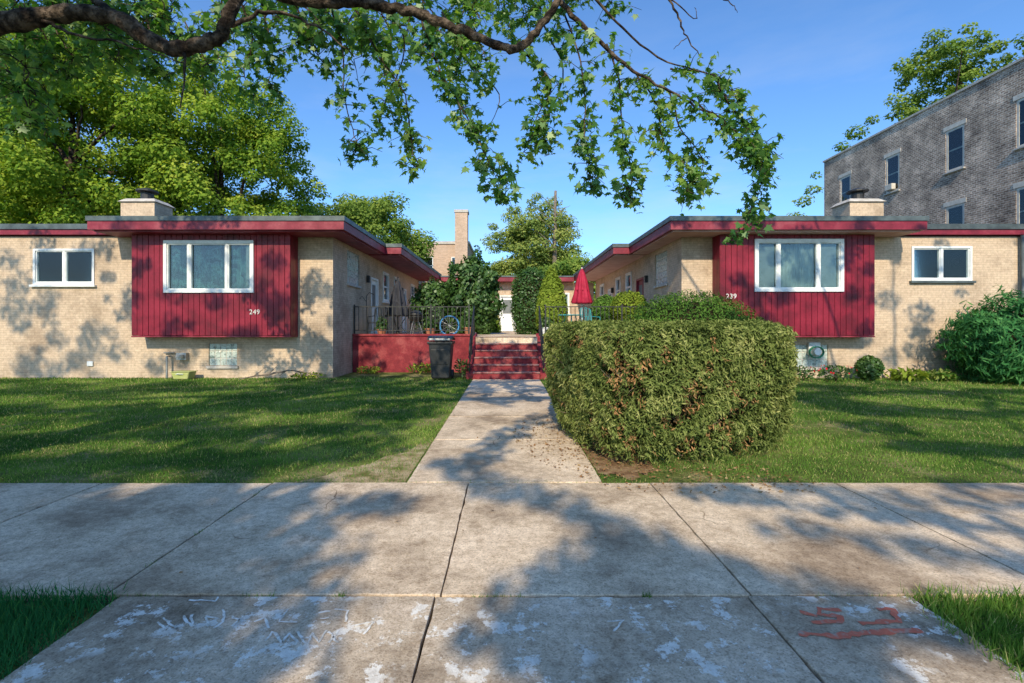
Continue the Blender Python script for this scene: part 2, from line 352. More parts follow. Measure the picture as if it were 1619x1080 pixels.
def window(E,mp,u0,u1,z0,z1,bars=(),fw=.07,proud=.04,curt='palecurt',side=None,sill=True,fm='white',hbar=None,cur_range=(0,1),sashes=True,czr=(0,1)):
    w=MB()
    for a,b,c,d in ((u0,u1,z1-fw,z1),(u0,u1,z0,z0+fw),(u0,u0+fw,z0+fw,z1-fw),(u1-fw,u1,z0+fw,z1-fw)): mbox(w,mp,a,b,c,d,-.10,proud)
    Wn=w.build('window',fm,E)
    W=u1-u0
    b_=MB(); edges=[0]+list(bars)+[1]
    for f in bars: mbox(b_,mp,u0+W*f-.03,u0+W*f+.03,z0+fw,z1-fw,-.07,proud-.015)
    if hbar: mbox(b_,mp,u0+fw,u1-fw,hbar-.03,hbar+.03,-.068,proud-.017)
    if sashes:
        for i in range(len(edges)-1):
            a=u0+W*edges[i]+(fw if i==0 else .03); b=u0+W*edges[i+1]-(fw if i==len(edges)-2 else .03)
            for q in ((a,b,z1-fw-.03,z1-fw),(a,b,z0+fw,z0+fw+.03),(a,a+.03,z0+fw+.03,z1-fw-.03),(b-.03,b,z0+fw+.03,z1-fw-.03)): mbox(b_,mp,*q,-.06,proud-.03)
    if b_.v: b_.build('sash',fm,Wn)
    p=MB(); mbox(p,mp,u0+fw*.5,u1-fw*.5,z0+fw*.5,z1-fw*.5,-.042,-.036); p.build('pane','glass',Wn)
    if curt:
        c=MB(); a=u0+W*cur_range[0]+.02; b=u0+W*cur_range[1]-.02; n=max(8,int((b-a)/.035)); vs=[];fs=[]
        zc0=z0+(z1-z0)*czr[0]+.02; zc1=z0+(z1-z0)*czr[1]-.02
        for i in range(n+1):
            u=a+(b-a)*i/n; d=-.14+.022*math.sin(i*1.9)+.014*math.sin(i*.7)
            x,y=mp(u,d); vs+= [(x,y,zc0),(x,y,zc1)]
        for i in range(n): fs.append((2*i,2*i+2,2*i+3,2*i+1))
        c.add(vs,fs).build('curtain',curt,Wn)
    if side:
        for (f0,f1) in side:
            c=MB(); mbox(c,mp,u0+W*f0,u0+W*f1,z0+fw,z1-fw,-.058,-.053); c.build('insect_screen','screen',Wn)
    c=MB(); mbox(c,mp,u0,u1,z0,z1,-.24,-.22); c.build('room_shade','dark',Wn)  # dark sheet stands in for the unlit room behind the glass
    if sill:
        c=MB(); mbox(c,mp,u0-.06,u1+.06,z0-.07,z0-.004,-.05,.09); c.build('sill',sill if isinstance(sill,str) else 'white',Wn,bevel=.008)
    return Wn
def blockwindow(E,mp,u0,u1,z0,z1,nu,nz_,sill=True):
    w=MB(); mbox(w,mp,u0,u1,z0,z1,-.12,-.04); Wn=w.build('window','stone',E)
    b=MB(); du=(u1-u0)/nu; dz=(z1-z0)/nz_
    for i in range(nu):
        for j in range(nz_): mbox(b,mp,u0+du*i+.008,u0+du*(i+1)-.008,z0+dz*j+.008,z0+dz*(j+1)-.008,-.10,-.025)
    b.build('glass_blocks','block',Wn,bevel=.015)
    if sill:
        c=MB(); mbox(c,mp,u0-.05,u1+.05,z0-.08,z0-.004,-.1,.06); c.build('sill','stone',Wn,bevel=.008)
    return Wn
def door(E,mp,u0,u1,z0,z1,m='white'):
    d=MB()
    for a,b,c,e in ((u0,u1,z1-.07,z1),(u0,u0+.06,z0,z1-.07),(u1-.06,u1,z0,z1-.07)): mbox(d,mp,a,b,c,e,-.12,.03)
    mbox(d,mp,u0+.065,u1-.065,z0+.02,z1-.075,-.10,-.05)
    D=d.build('door',m,E)
    w=(u1-u0)
    p=MB(); mbox(p,mp,u0+.2*w,u1-.2*w,z0+(z1-z0)*.5,z1-.25,-.048,-.04); p.build('window_pane','screen',D)
    p=MB(); mbox(p,mp,u0+.2*w,u1-.2*w,z0+.2,z0+(z1-z0)*.42,-.049,-.035); p.build('lower_panel',m,D,bevel=.01)
    a=mp(u0+.14*w,-.045); b=mp(u0+.14*w,.02); zz=z0+1.0
    MB().tube([(a[0],a[1],zz),(b[0],b[1],zz)],[.012,.028],8).build('handle','tin',D,smooth=True)
    return D
def textmesh(s,size,at,name,m,parent):
    cu=bpy.data.curves.new('lettering','FONT'); cu.body=s; cu.size=size; cu.extrude=.008; cu.space_character=1.08
    o=bpy.data.objects.new('lettering_source',cu); C.objects.link(o); bpy.context.view_layer.update()
    me=bpy.data.meshes.new_from_object(o.evaluated_get(bpy.context.evaluated_depsgraph_get()))
    bpy.data.objects.remove(o); 
    for v in me.vertices:
        x,y,z=v.co; v.co=(at[0]+x,at[1]-z,at[2]+y)
    me.materials.clear(); return link(me,name,MT[m],parent)
# ---------------------------------------------------------------- setting
def sheet(name,poly,z,m):
    me=bpy.data.meshes.new(name); me.from_pydata([(x,y,z) for x,y in poly],[],[tuple(range(len(poly)))]); o=link(me,name,MT[m],None); o['kind']='structure'; return o
sheet('ground',[(-400,-300),(400,-300),(400,600),(-400,600)],-.09,'lawn')
sheet('lawn',[(-30,4.62),(-.97,4.62),(-.97,16),(-30,16)],-.02,'lawn')
sheet('lawn',[(.92,4.62),(30,4.62),(30,16),(.92,16)],-.02,'lawn')
sheet('parkway',[(-30,-2),(-2.15,-2),(-2.15,2.64),(-30,2.64)],-.02,'lawn')
sheet('parkway',[(2.25,-2),(30,-2),(30,2.64),(2.25,2.64)],-.02,'lawn')
sheet('road',[(-60,-11),(60,-11),(60,-2.25),(-60,-2.25)],-.07,'asphalt')
MB().box(-60,60,-2.22,-2.02,-.3,.0).build('kerb','walk',kind='structure',bevel=.02)
sheet('path_bed',[(-30,2.6),(30,2.6),(30,4.63),(-30,4.63)],-.035,'soil')
sheet('apron_bed',[(-2.16,-2),(2.25,-2),(2.25,2.62),(-2.16,2.62)],-.033,'soil')
sheet('walk_bed',[(-.97,4.6),(.92,4.6),(.92,13.6),(-.97,13.6)],-.038,'soil')
xs=[-3.87-1.72*k for k in range(9,0,-1)]+[-3.87,-2.24,-.37,1.36,3.12]+[3.12+1.75*k for k in range(1,9)]
def slab(mb,x0,x1,y0,y1,t,seed):
    r=random.Random(seed); pts=[]
    n=22
    def j(): return r.uniform(-.002,.003)+(r.uniform(0,.010) if r.random()<.12 else 0)
    for i in range(n): pts.append((x0+(x1-x0)*i/n,y0+j()))
    for i in range(n): pts.append((x1-j(),y0+(y1-y0)*i/n))
    for i in range(n): pts.append((x1-(x1-x0)*i/n,y1-j()))
    for i in range(n): pts.append((x0+j(),y1-(y1-y0)*i/n))
    N=len(pts); vs=[(x,y,t) for x,y in pts]+[(x,y,-.12) for x,y in pts]
    mb.add(vs,[tuple(range(N))]+[(i,i+N,(i+1)%N+N,(i+1)%N) for i in range(N)])
sw=MB()
random.seed(3)
for i,(a,b) in enumerate(zip(xs,xs[1:])):
    g=.010 if abs(a)>1.5 else .004; h=.010 if abs(b)>1.5 else .004
    slab(sw,a+g,b-h,2.695,4.615,random.uniform(-.004,.003),i)
sw.build('sidewalk','walk',kind='structure',bevel=.004)
ap=MB(); k=50
for a,b in ((-2.15,-.4),(-.4,1.33),(1.33,2.24)):
    for c,d in ((-2.0,.55),(.55,2.68)): k+=1; slab(ap,a+.004,b-.004,c+.01,d-.002,random.uniform(-.004,.003),k)
ap.build('driveway_apron','apron',kind='structure',bevel=.004)
wk=MB(); ys=[4.64,6.36,7.95,9.5,11.05,12.4,13.52]
for a,b in zip(ys,ys[1:]): k+=1; slab(wk,-.96,.91,a,b-.014,random.uniform(-.004,.006),k)
wk.build('front_walk','walk',kind='structure',bevel=.004)
r0=random.Random(5); pm=[]
for k in range(40):
    a=2*math.pi*k/40; pm.append((1.2+math.cos(a)*(.42+r0.uniform(-.1,.1)),5.6+math.sin(a)*(.8+r0.uniform(-.12,.12))))
pm=[(max(x,.93),max(y,4.66)) for x,y in pm]
me=bpy.data.meshes.new('mulch'); me.from_pydata([(x,y,-.012) for x,y in pm],[],[tuple(range(40))]); o=link(me,'mulch',MT['mulch'],None); o['kind']='structure'
def stroke(mb,pts,w,z=.006):
    pts=[G(*p,z) for p in pts]; q=[]
    for a,b in zip(pts,pts[1:]):
        k=max(2,int((b-a).length/.025)); q+=[a+(b-a)*(i/k)+Vector((random.uniform(-.005,.005),random.uniform(-.005,.005),0)) for i in range(k)]
    q.append(pts[-1]); vs=[];fs=[]
    for i,p in enumerate(q):
        t=(q[min(i+1,len(q)-1)]-q[max(i-1,0)]).normalized(); nrm=Vector((-t.y,t.x,0))*w; vs+=[p+nrm*random.uniform(.35,1.25),p-nrm*random.uniform(.35,1.25)]
    for i in range(len(q)-1): fs.append((2*i,2*i+1,2*i+3,2*i+2))
    mb.add(vs,fs)
E=thing('chalk_scribble','white scribbled letters and crosses painted on the grey apron, left half','paint marking',(-1.1,2.3,0))
for grp in ([[(418,1015),(432,1000),(446,1018)]],[[(446,1018),(458,1002),(470,1018)]],[[(472,1000),(484,1020),(494,1002)],[(478,1010),(490,1010)]],[[(494,1002),(504,1018),(516,998)]],
  [[(520,1000),(534,1018)],[(536,998),(520,1018)]],[[(505,970),(522,968)]],[[(505,980),(520,978)]],[[(530,965),(548,968),(546,985)]],
  [[(250,985),(262,1000),(290,990)],[(258,978),(280,996)]],[[(290,975),(300,992),(322,990)],[(304,974),(304,990)]],[[(325,976),(330,992)],[(325,976),(345,980),(330,986)]],[[(352,965),(354,985),(338,995)]],[[(366,975),(386,990)],[(386,975),(366,992)]],
  [[(300,950),(340,952),(345,945)]],[[(430,970),(455,965),(440,985),(470,985)]],[[(400,985),(420,978),(425,995)]],
  [[(560,990),(590,985),(575,1005)]],[[(960,985),(985,983),(970,1000)]]):
    mk=MB()
    for pl in grp: stroke(mk,pl,.0068)
    mk.build('letter','whitemark',E)
E=thing('utility_marking','orange red spray paint letters over a long underline on the apron','paint marking',(1.3,2.3,0))
for grp,w in (([[(1262,1003),(1320,1006),(1400,1000),(1456,998)]],.023),([[(1330,966),(1296,964),(1294,974),(1330,976),(1326,984),(1284,986)],[(1264,968),(1292,976)]],.018),([[(1362,988),(1420,984),(1412,964),(1388,965)]],.018)):
    mk=MB()
    for pl in grp: stroke(mk,pl,w)
    mk.build('mark','redmark',E)
# ---------------------------------------------------------------- houses
def house(s,outer,label,number,numpos,smallwin,bay,baywin):
    E=thing('brick_house',label,'house',(s*9,14,0),None)
    FY=14.0; IX=5.05
    front=lambda u,d:(s*u,FY-d); side=lambda u,d:(s*(IX-d),u)
    bw=(7.83,8.65,.34,.98) if s<0 else (8.2,9.3,.30,.95)
    sw_=[smallwin,bw]
    w=MB()
    cells(w,IX,outer,-.1,4.08,sw_+[(bay[0]+.1,bay[1]-.1,1.4,4.0)],lambda mb,a,b,c,d:mbox(mb,front,a,b,c,d,-.25,0))
    so=[(15.25,16.5,2.85,3.9),(17.9,18.85,1.16,3.3),(19.6,20.5,2.5,3.7),(21.5,22.4,2.5,3.7),(23.2,24.1,1.16,3.3),(25.2,26.2,2.4,3.7)]
    cells(w,14.25,27.6,-.1,4.08,so,lambda mb,a,b,c,d:mbox(mb,side,a,b,c,d,-.25,0))
    w.box(s*outer,s*(outer-.25),14.25,27.6,-.1,4.08); w.box(s*(IX+.25),s*(outer-.25),27.35,27.6,-.1,4.08)
    w.build('wall','brick',E)
    r=MB()
    r.box(s*4.4,s*11.3,13.0,17.4,4.09,4.32); r.box(s*3.82,s*11.3,17.4,27.9,4.09,4.32); r.box(s*11.3,s*(outer+.1),13.88,27.9,4.12,4.32)
    R=r.build('roof','trimred',E)
    r=MB(); r.box(s*4.37,s*11.33,12.97,17.4,4.323,4.45); r.box(s*3.79,s*11.33,17.37,27.93,4.324,4.452); r.box(s*11.33,s*(outer+.13),13.84,27.93,4.27,4.42); r.build('metal_edge','cap',R)
    r=MB(); r.box(s*4.5,s*11.2,13.1,13.95,4.05,4.088); r.box(s*4.5,s*5.03,13.95,17.3,4.05,4.087); r.box(s*3.92,s*5.03,17.5,27.8,4.05,4.086); r.build('soffit','trimred' if s<0 else 'soffit',R)
    b0,b1=bay; BY=13.5; z0,z1=1.22,4.085
    bf=lambda u,d:(s*u,BY-d)
    m=MB(); cells(m,b0+.03,b1-.03,z0+.03,z1,[baywin],lambda mb,a,b,c,d:mbox(mb,bf,a,b,c,d,-.495,-.03))
    B=m.build('bay','trimred',E)
    m=MB(); n=int((b1-b0)/.157); wd=(b1-b0)/n
    for i in range(n):
        a=b0+i*wd+.006; b=b0+(i+1)*wd-.006; j=random.uniform(0,.005)
        cells(m,a,b,z0+random.uniform(0,.012),z1,[baywin],lambda mb,a,b,c,d:mbox(mb,bf,a,b,c,d,-.028,j))
    for xx,dr in ((b0,1),(b1,-1)):
        for i in range(3):
            m.box(s*xx,s*(xx+dr*.027),13.53+i*.157,13.53+(i+1)*.157-.006,z0,z1)
    m.build('boards','red',B,bevel=.004)
    m=MB(); m.box(s*(b0+.0),s*(b1-.0),13.49,13.99,z0-.04,z0-.003); m.build('base_trim','trimred',B)
    if s<0: window(E,bf,*baywin,bars=(.30,.72),curt='teal',side=[(.04,.10)],sill=False,proud=.05,fw=.09)
    else: window(E,bf,*baywin,bars=(.27,.72),curt='panerefl',side=[(.04,.26),(.73,.96)],sill=False,proud=.05,fw=.09)  # curtain sheet here carries the painted reflection
    window(E,front,*smallwin,bars=(.5,),curt='palecurt' if s<0 else 'teal',proud=.03,sill='white' if s<0 else 'cap',fw=.06,side=[(.02,.49)] if s>0 else [(.04,.40)])
    blockwindow(E,front,*bw,5 if s<0 else 6,3)
    blockwindow(E,side,so[0][0],so[0][1],so[0][2],so[0][3],6,5)
    door(E,side,*so[1],m='white' if s<0 else 'trimred'); 
    window(E,side,*so[2],hbar=3.1); window(E,side,*so[3],hbar=3.1); door(E,side,*so[4]); window(E,side,*so[5],hbar=3.1)
    for yy in (17.3,22.9):
        l=MB(); l.box(s*4.93,s*5.04,yy,yy+.12,3.05,3.3); l.build('porch_lamp','iron',E,bevel=.01)
    cx=-12.7 if s<0 else 12.35
    c=MB(); c.box(cx-.58,cx+.58,16.6,17.5,4.3,5.75); Cm=c.build('chimney','brick',E)
    c=MB(); c.frus(cx-.66,cx+.66,16.52,17.58,5.755,cx-.5,cx+.5,16.7,17.4,5.9); c.build('chimney_cap','stone',Cm,bevel=.02)
    c=MB(); c.lathe((cx,17.05,5.88),[(.2,0),(.2,.26),(.17,.27),(.17,.34)],14); c.lathe((cx,17.05,6.20),[(.34,0),(.34,.05),(.1,.14),(.02,.15)],14)
    c.build('flue','iron',Cm,smooth=False)
    textmesh(number,.19,numpos,'house_number','number',E)
    return E
HL=house(-1,20.,'long low tan brick house on the left with crimson boarded bay numbered 249','249',(-7.2,13.485,1.82),(11.95,13.72,2.69,3.73),(6.06,10.5),(7.07,9.58,2.42,3.88))
HR=house(1,16.9,'long low tan brick house on the right with crimson boarded bay numbered 239','239',(6.1,13.485,2.26),(11.7,13.45,2.8,3.8),(5.94,10.27),(6.9,9.38,2.45,3.92))
o=MB(); o.tube([(14.82,13.9,.1),(14.82,13.9,4.1)],.05,8); o.tube([(14.82,13.9,.12),(14.82,13.7,.04)],.05,8); o.build('downspout','cap',HR,smooth=True)
o=MB(); o.box(-12.15,-11.98,13.96,13.999,.33,.47); o.build('outlet_cover','white',HL,bevel=.01)
o=MB(); o.tube([(-9.72,13.95,.62),(-9.72,13.8,.62),(-9.72,13.8,-.05)],.03,8); o.tube([(-9.9,13.93,.72),(-9.6,13.93,.72)],.022,8); o.box(-9.5,-9.22,13.86,13.99,.52,.72); o.build('gas_meter','tin',HL)
o=MB(); o.lathe((-9.36,13.8,.62),[(.09,-.05),(.1,0),(.09,.05)],12); o.build('meter_dial','stone',HL)
E=thing('hose_reel','white wall hose reel with green hose beside the right bay','hose reel',(8.85,13.8,.5))
n=MB()
for k in range(3): n.tube([(8.85+.20*math.cos(a),13.80+.03*k,.74+.16*math.sin(a)) for a in [i*math.pi/12 for i in range(25)]],.015,6)
n.build('hose','hose',E,smooth=True)
n=MB(); n.box(8.68,9.02,13.9,13.98,.66,1.02); n.tube([(8.85,13.75,.76),(8.85,13.92,.76)],.11,12); n.build('holder','white',E,bevel=.02)
E=thing('garden_tub','small pale yellow green plastic tub against the left basement wall','tub',(-9.1,13.6,0))
MB().frus(-9.3,-8.9,13.45,13.75,0,-9.36,-8.84,13.42,13.78,.2).build('body','lime',E,bevel=.03)
MB().box(-9.38,-8.82,13.4,13.8,.202,.222).build('lid','lime',E,bevel=.01)
MB().tube([(-9.2,13.42,.15),(-9.1,13.36,.17),(-9.0,13.42,.15)],.01,6).build('handle','white',E)
E=thing('brick_house','low tan brick house closing the far end of the courtyard, white door','house',(0,28,0))
f=lambda u,d:(u,28.-d); m=MB(); hs=[(-.45,.5,1.16,3.25),(-3.6,-2.2,2.2,3.4),(2.2,3.6,2.2,3.4)]
cells(m,-5.,5.,-.1,4.0,hs,lambda mb,a,b,c,d:mbox(mb,f,a,b,c,d,-.25,0)); m.box(-5,5,33,33.2,0,4); m.box(-5,-4.8,28.25,33,0,4); m.box(4.8,5,28.25,33,0,4); m.build('wall','brick',E)
R=MB().box(-3.78,3.78,27.3,33.3,4.01,4.25).build('roof','trimred',E); MB().box(-3.76,3.76,27.26,33.33,4.253,4.32).build('metal_edge','cap',R)
door(E,f,*hs[0]); window(E,f,*hs[1]); window(E,f,*hs[2])
# ---------------------------------------------------------------- terrace, stairs
m=MB(); m.box(-5.03,5.03,15.95,27.98,-.1,1.15); m.box(-.98,.93,15.0,15.95,-.1,1.149); m.build('courtyard_terrace','walk',kind='structure')
for sx,lab in ((-1,'crimson painted masonry retaining wall left of the front steps'),(1,'crimson painted masonry retaining wall right of the front steps')):
    E=thing('retaining_wall',lab,'retaining wall',(sx*3,15.8,0))
    MB().box(sx*1.2,sx*5.03,15.72,15.94,-.1,1.16).build('wall','redmasonry',E)
    MB().box(sx*1.18,sx*5.03,15.68,15.96,1.163,1.23).build('coping','redmasonry',E,bevel=.012)
E=thing('front_steps','flight of crimson concrete steps with worn treads at the end of the walk','steps',(0,13.6,0))
for i in range(6):
    y=13.58+i*.29; z=(i+1)*.192
    st=MB().box(-.96,.91,y,15.3 if i==5 else y+.30,-.05 if i==0 else z-.19,z-.035).build('step','redmasonry',E)
    MB().box(-.97,.92,y-.03,y+.29,z-.034,z).build('tread','tread',st,bevel=.01)
for xx in (-1.17,.935): MB().add([(xx,13.7,-.05),(xx+.2,13.7,-.05),(xx+.2,15.72,-.05),(xx,15.72,-.05),(xx,13.7,.12),(xx+.2,13.7,.12),(xx+.2,15.72,1.25),(xx,15.72,1.25)],[(0,3,2,1),(4,5,6,7),(0,1,5,4),(1,2,6,5),(2,3,7,6),(3,0,4,7)]).build('cheek_wall','redmasonry',E)
def railing(x0,x1,y,zb,lab,step=.135,h=.9):
    E=thing('iron_railing',lab,'railing',((x0+x1)/2,y,zb))
    MB().box(x0,x1,y-.02,y+.02,zb+h-.03,zb+h).build('top_rail','iron',E)
    MB().box(x0,x1,y-.012,y+.012,zb+.1,zb+.125).build('bottom_rail','iron',E)
    n=int((x1-x0)/step)
    for i in range(n+1):
        x=x0+(x1-x0)*i/n
        if i%9==0 or i==n: MB().box(x-.022,x+.022,y-.022,y+.022,zb,zb+h+.06).build('post','iron',E)
        else: MB().box(x-.009,x+.009,y-.009,y+.009,zb+.125,zb+h-.03).build('baluster','iron',E)
    return E
railing(-5.0,-1.25,15.82,1.235,'black iron railing on top of the left retaining wall')
railing(1.25,5.0,15.82,1.235,'black iron railing on top of the right retaining wall')
for xx,lab in ((-1.07,'black sloping handrail on the left side of the steps'),(1.03,'black sloping handrail on the right side of the steps')):
    E=thing('handrail',lab,'handrail',(xx,14.6,0))
    MB().tube([(xx,13.62,.72),(xx,13.75,.95),(xx,15.6,2.12),(xx,15.8,2.12)],.022,8).build('rail','iron',E,smooth=True)
    for y,zb,zt in ((13.78,.1,.97),(14.6,.55,1.5),(15.6,1.15,2.12)): MB().tube([(xx,y,zb),(xx,y,zt)],.018,6).build('post','iron',E)
    for k in range(9):
        y=13.95+k*.19; zt=.97+(y-13.78)*.632; MB().tube([(xx,y,zt-.85+.1),(xx,y,zt)],.008,5).build('baluster','iron',E)
# ---------------------------------------------------------------- wheeled bin
bx,by=-1.83,13.45
E=thing('wheeled_bin','black wheeled rubbish bin standing on the lawn beside the steps','bin',(bx,by,0))
B=MB().frus(bx-.24,bx+.24,by-.25,by+.25,.06,bx-.31,bx+.31,by-.34,by+.34,1.02).build('body','plastic',E,bevel=.03)
m=MB(); m.frus(bx-.335,bx+.335,by-.365,by+.365,.99,bx-.345,bx+.345,by-.375,by+.375,1.06); m.build('rim','plastic',B,bevel=.01)
m=MB(); m.frus(bx-.23,bx+.23,by-.302,by-.29,.45,bx-.25,bx+.25,by-.345,by-.33,.85); m.build('front_panel','plastic',B,bevel=.01)
m=MB()
n=8;vs=[];fs=[]
for i in range(n+1):
    t=i/n; y=by-.38+.76*t; z=1.075+.13*math.sin(math.pi*(.18+.7*t))
    vs+=[(bx-.35,y,z-.03),(bx+.35,y,z-.03),(bx+.33,y,z+.02),(bx-.33,y,z+.02)]
for i in range(n):
    for k in range(4): k2=(k+1)%4; fs.append((4*i+k,4*i+k2,4*i+4+k2,4*i+4+k))
fs+=[(3,2,1,0),(4*n,4*n+1,4*n+2,4*n+3)]
m.add(vs,fs); L_=m.build('lid','plastic',E)
m=MB(); m.box(bx-.28,bx+.28,by-.39,by-.345,1.10,1.15); m.build('lid_lip','tin',L_,bevel=.01)
for k in (-.2,-.1,0,.1,.2): MB().box(bx+k-.012,bx+k+.012,by-.35,by+.1,1.17,1.205).build('lid_rib','plastic',L_,bevel=.005)
for sx in (-1,1):
    m=MB(); x=bx+sx*.28; m.tube([(x-.03,by+.26,.13),(x+.03,by+.26,.13)],.13,18); W=m.build('wheel','iron',E)
m=MB(); m.tube([(bx-.25,by+.36,1.0),(bx-.25,by+.44,1.06),(bx+.25,by+.44,1.06),(bx+.25,by+.36,1.0)],.018,8); m.build('handle','plastic',E)
# ---------------------------------------------------------------- courtyard furniture
def umbrella(x,y,zb,zt,lab,cm,k=1.):
    E=thing('patio_umbrella',lab,'umbrella',(x,y,zb))
    MB().lathe((x,y,zb),[(.24,0),(.24,.05),(.06,.09),(.04,.3)],18).build('base','iron',E)
    MB().tube([(x,y,zb+.05),(x,y,zt)],.02,8).build('pole','white' if cm=='redcloth' else 'iron',E)
    MB().lathe((x,y,zt-1.32),[(.27*k,0),(.30*k,.06),(.23*k,.35),(.15*k,.85),(.07,1.18),(.02,1.27),(.012,1.33)],36,.22,6).build('canopy',cm,E,smooth=True)
    MB().lathe((x,y,zt),[(.0,.0),(.025,.02),(.03,.05),(.0,.09)],8).build('finial','iron',E)
    MB().lathe((x,y,zt-.85),[(.2*k,0),(.2*k,.04)],24).build('strap',cm,E)
umbrella(-3.85,17.0,1.15,3.15,'closed black patio umbrella on the left terrace','darkcloth',1.1)
umbrella(2.72,17.6,1.15,3.62,'closed red patio umbrella on the right terrace','redcloth',1.1)
def chair(x,y,z,rot,lab,m,group=None):
    E=thing('patio_chair',lab,'chair',(x,y,z),group)
    def T(a,b,c): return (x+a*math.cos(rot)-b*math.sin(rot),y+a*math.sin(rot)+b*math.cos(rot),z+c)
    def q(mb,a0,a1,b0,b1,c0,c1):
        mb.add([T(a,b,c) for a,b,c in ((a0,b0,c0),(a1,b0,c0),(a1,b1,c0),(a0,b1,c0),(a0,b0,c1),(a1,b0,c1),(a1,b1,c1),(a0,b1,c1))],[(0,3,2,1),(4,5,6,7),(0,1,5,4),(1,2,6,5),(2,3,7,6),(3,0,4,7)])
    for a in (-.24,.24):
        for b in (-.22,.22): MB().tube([T(a*1.08,b*1.1,0),T(a,b,.44)],.014,6).build('leg',m,E)
    s=MB(); q(s,-.26,.26,-.24,.24,.43,.46); s.build('seat',m,E,bevel=.01)
    s=MB(); s.tube([T(-.25,.23,.45),T(-.25,.3,.92),T(0,.32,1.0),T(.25,.3,.92),T(.25,.23,.45)],.015,6)
    for k in range(-3,4): s.tube([T(k*.065,.235,.46),T(k*.065,.305,.96)],.010,5)
    s.build('backrest',m,E)
    for a in (-.27,.27): MB().tube([T(a,-.2,.44),T(a,-.2,.65),T(a,.26,.68)],.013,6).build('armrest',m,E)
chair(-4.45,16.6,1.15,-2.4,'black iron patio chair left of the black umbrella','iron')
chair(-3.15,17.1,1.15,2.0,'black iron patio chair right of the black umbrella','iron')
chair(-2.5,17.2,1.15,.3,'black iron patio chair standing alone behind the terracotta pot','iron')
chair(2.9,16.9,1.15,.5,'turquoise patio chair in front of the red umbrella','turq')
E=thing('patio_table','round black iron table under the closed black umbrella','table',(-3.75,16.5,1.15))
MB().lathe((-3.75,16.5,1.83),[(.42,0),(.43,.02),(.42,.03)],24).build('tabletop','iron',E)
for k in range(3):
    a=k*2.09+.3; MB().tube([(-3.75+.36*math.cos(a),16.5+.36*math.sin(a),1.15),(-3.75+.1*math.cos(a),16.5+.1*math.sin(a),1.5),(-3.75+.3*math.cos(a),16.5+.3*math.sin(a),1.83)],.014,6).build('leg','iron',E)
E=thing('round_table','round turquoise table beside the red umbrella','table',(2.2,16.7,1.15))
MB().lathe((2.2,16.7,1.85),[(.45,0),(.46,.02),(.45,.03)],24).build('tabletop','turq',E)
for k in range(3):
    a=k*2.09+.5; MB().tube([(2.2+.4*math.cos(a),16.7+.4*math.sin(a),1.15),(2.2+.2*math.cos(a),16.7+.2*math.sin(a),1.85)],.016,6).build('leg','turq',E)
E=thing('plant_hook','thin black forked metal garden hook by the left house wall','garden hook',(-4.75,16.3,1.15))
MB().tube([(-4.75,16.3,1.15),(-4.75,16.3,2.5),(-4.65,16.3,2.62),(-4.5,16.3,2.55)],.012,6).build('stake','iron',E)
MB().tube([(-4.75,16.3,2.3),(-4.9,16.3,2.5),(-4.98,16.3,2.4)],.010,6).build('arm','iron',E)
E=thing('play_hoop','blue ring toy with pale web leaning behind the railing near the steps','toy',(-1.95,16.3,1.15))
MB().tube([(-1.95+.32*math.cos(a),16.3+.04*math.sin(a),1.5+.32*math.sin(a)) for a in [i*math.pi/16 for i in range(33)]],.03,8).build('ring','blue',E,smooth=True)
m=MB()
for k in range(6):
    a=k*math.pi/6; m.tube([(-1.95-.31*math.cos(a),16.3,1.5-.31*math.sin(a)),(-1.95+.31*math.cos(a),16.3,1.5+.31*math.sin(a))],.006,5)
m.build('web','tin',E)
E=thing('kettle_grill','small round black lidded grill behind the railing next to the blue ring','grill',(-3.1,16.3,1.15))
MB().lathe((-3.1,16.3,1.62),[(.05,0),(.2,.06),(.26,.18),(.26,.2)],18).build('bowl','iron',E,smooth=True)
MB().lathe((-3.1,16.3,1.825),[(.265,0),(.25,.08),(.15,.17),(.02,.2)],18).build('lid','iron',E,smooth=True)
for k in range(3):
    a=k*2.09; MB().tube([(-3.1+.28*math.cos(a),16.3+.28*math.sin(a),1.15),(-3.1+.1*math.cos(a),16.3+.1*math.sin(a),1.68)],.012,6).build('leg','tin',E)
def pot(x,y,z,h,r,lab,m='terra',seed=1,ph=.35):
    E=thing('potted_plant',lab,'potted plant',(x,y,z))
    MB().lathe((x,y,z),[(r*.7,0),(r,h*.85),(r*1.12,h*.86),(r*1.12,h),(r*.9,h),(r*.88,h*.9)],18).build('pot',m,E)
    r_=np.random.default_rng(seed); n=200; d=unit(r_.normal(size=(n,3))); d[:,2]=abs(d[:,2])
    cloud('leaves',np.array([x,y,z+h])+d*np.array([r*1.5,r*1.5,ph])*r_.uniform(.3,1,n)[:,None],unit(d+r_.normal(size=(n,3))*.5),unit(r_.normal(size=(n,3))),.11,r_.uniform(0,1,n),'shrub',E)
pot(-2.6,16.35,1.15,.26,.17,'terracotta pot plant behind the left railing',seed=2)
pot(-1.3,16.5,1.15,.30,.18,'terracotta pot plant at the top of the steps, left side',seed=3,ph=.6)
pot(1.3,16.3,1.15,.30,.18,'white pot plant at the top of the steps, right side','white',seed=4)
pot(-4.2,16.15,1.15,.24,.15,'leafy pot plant close behind the railing below the black umbrella','terra',seed=5,ph=.45)
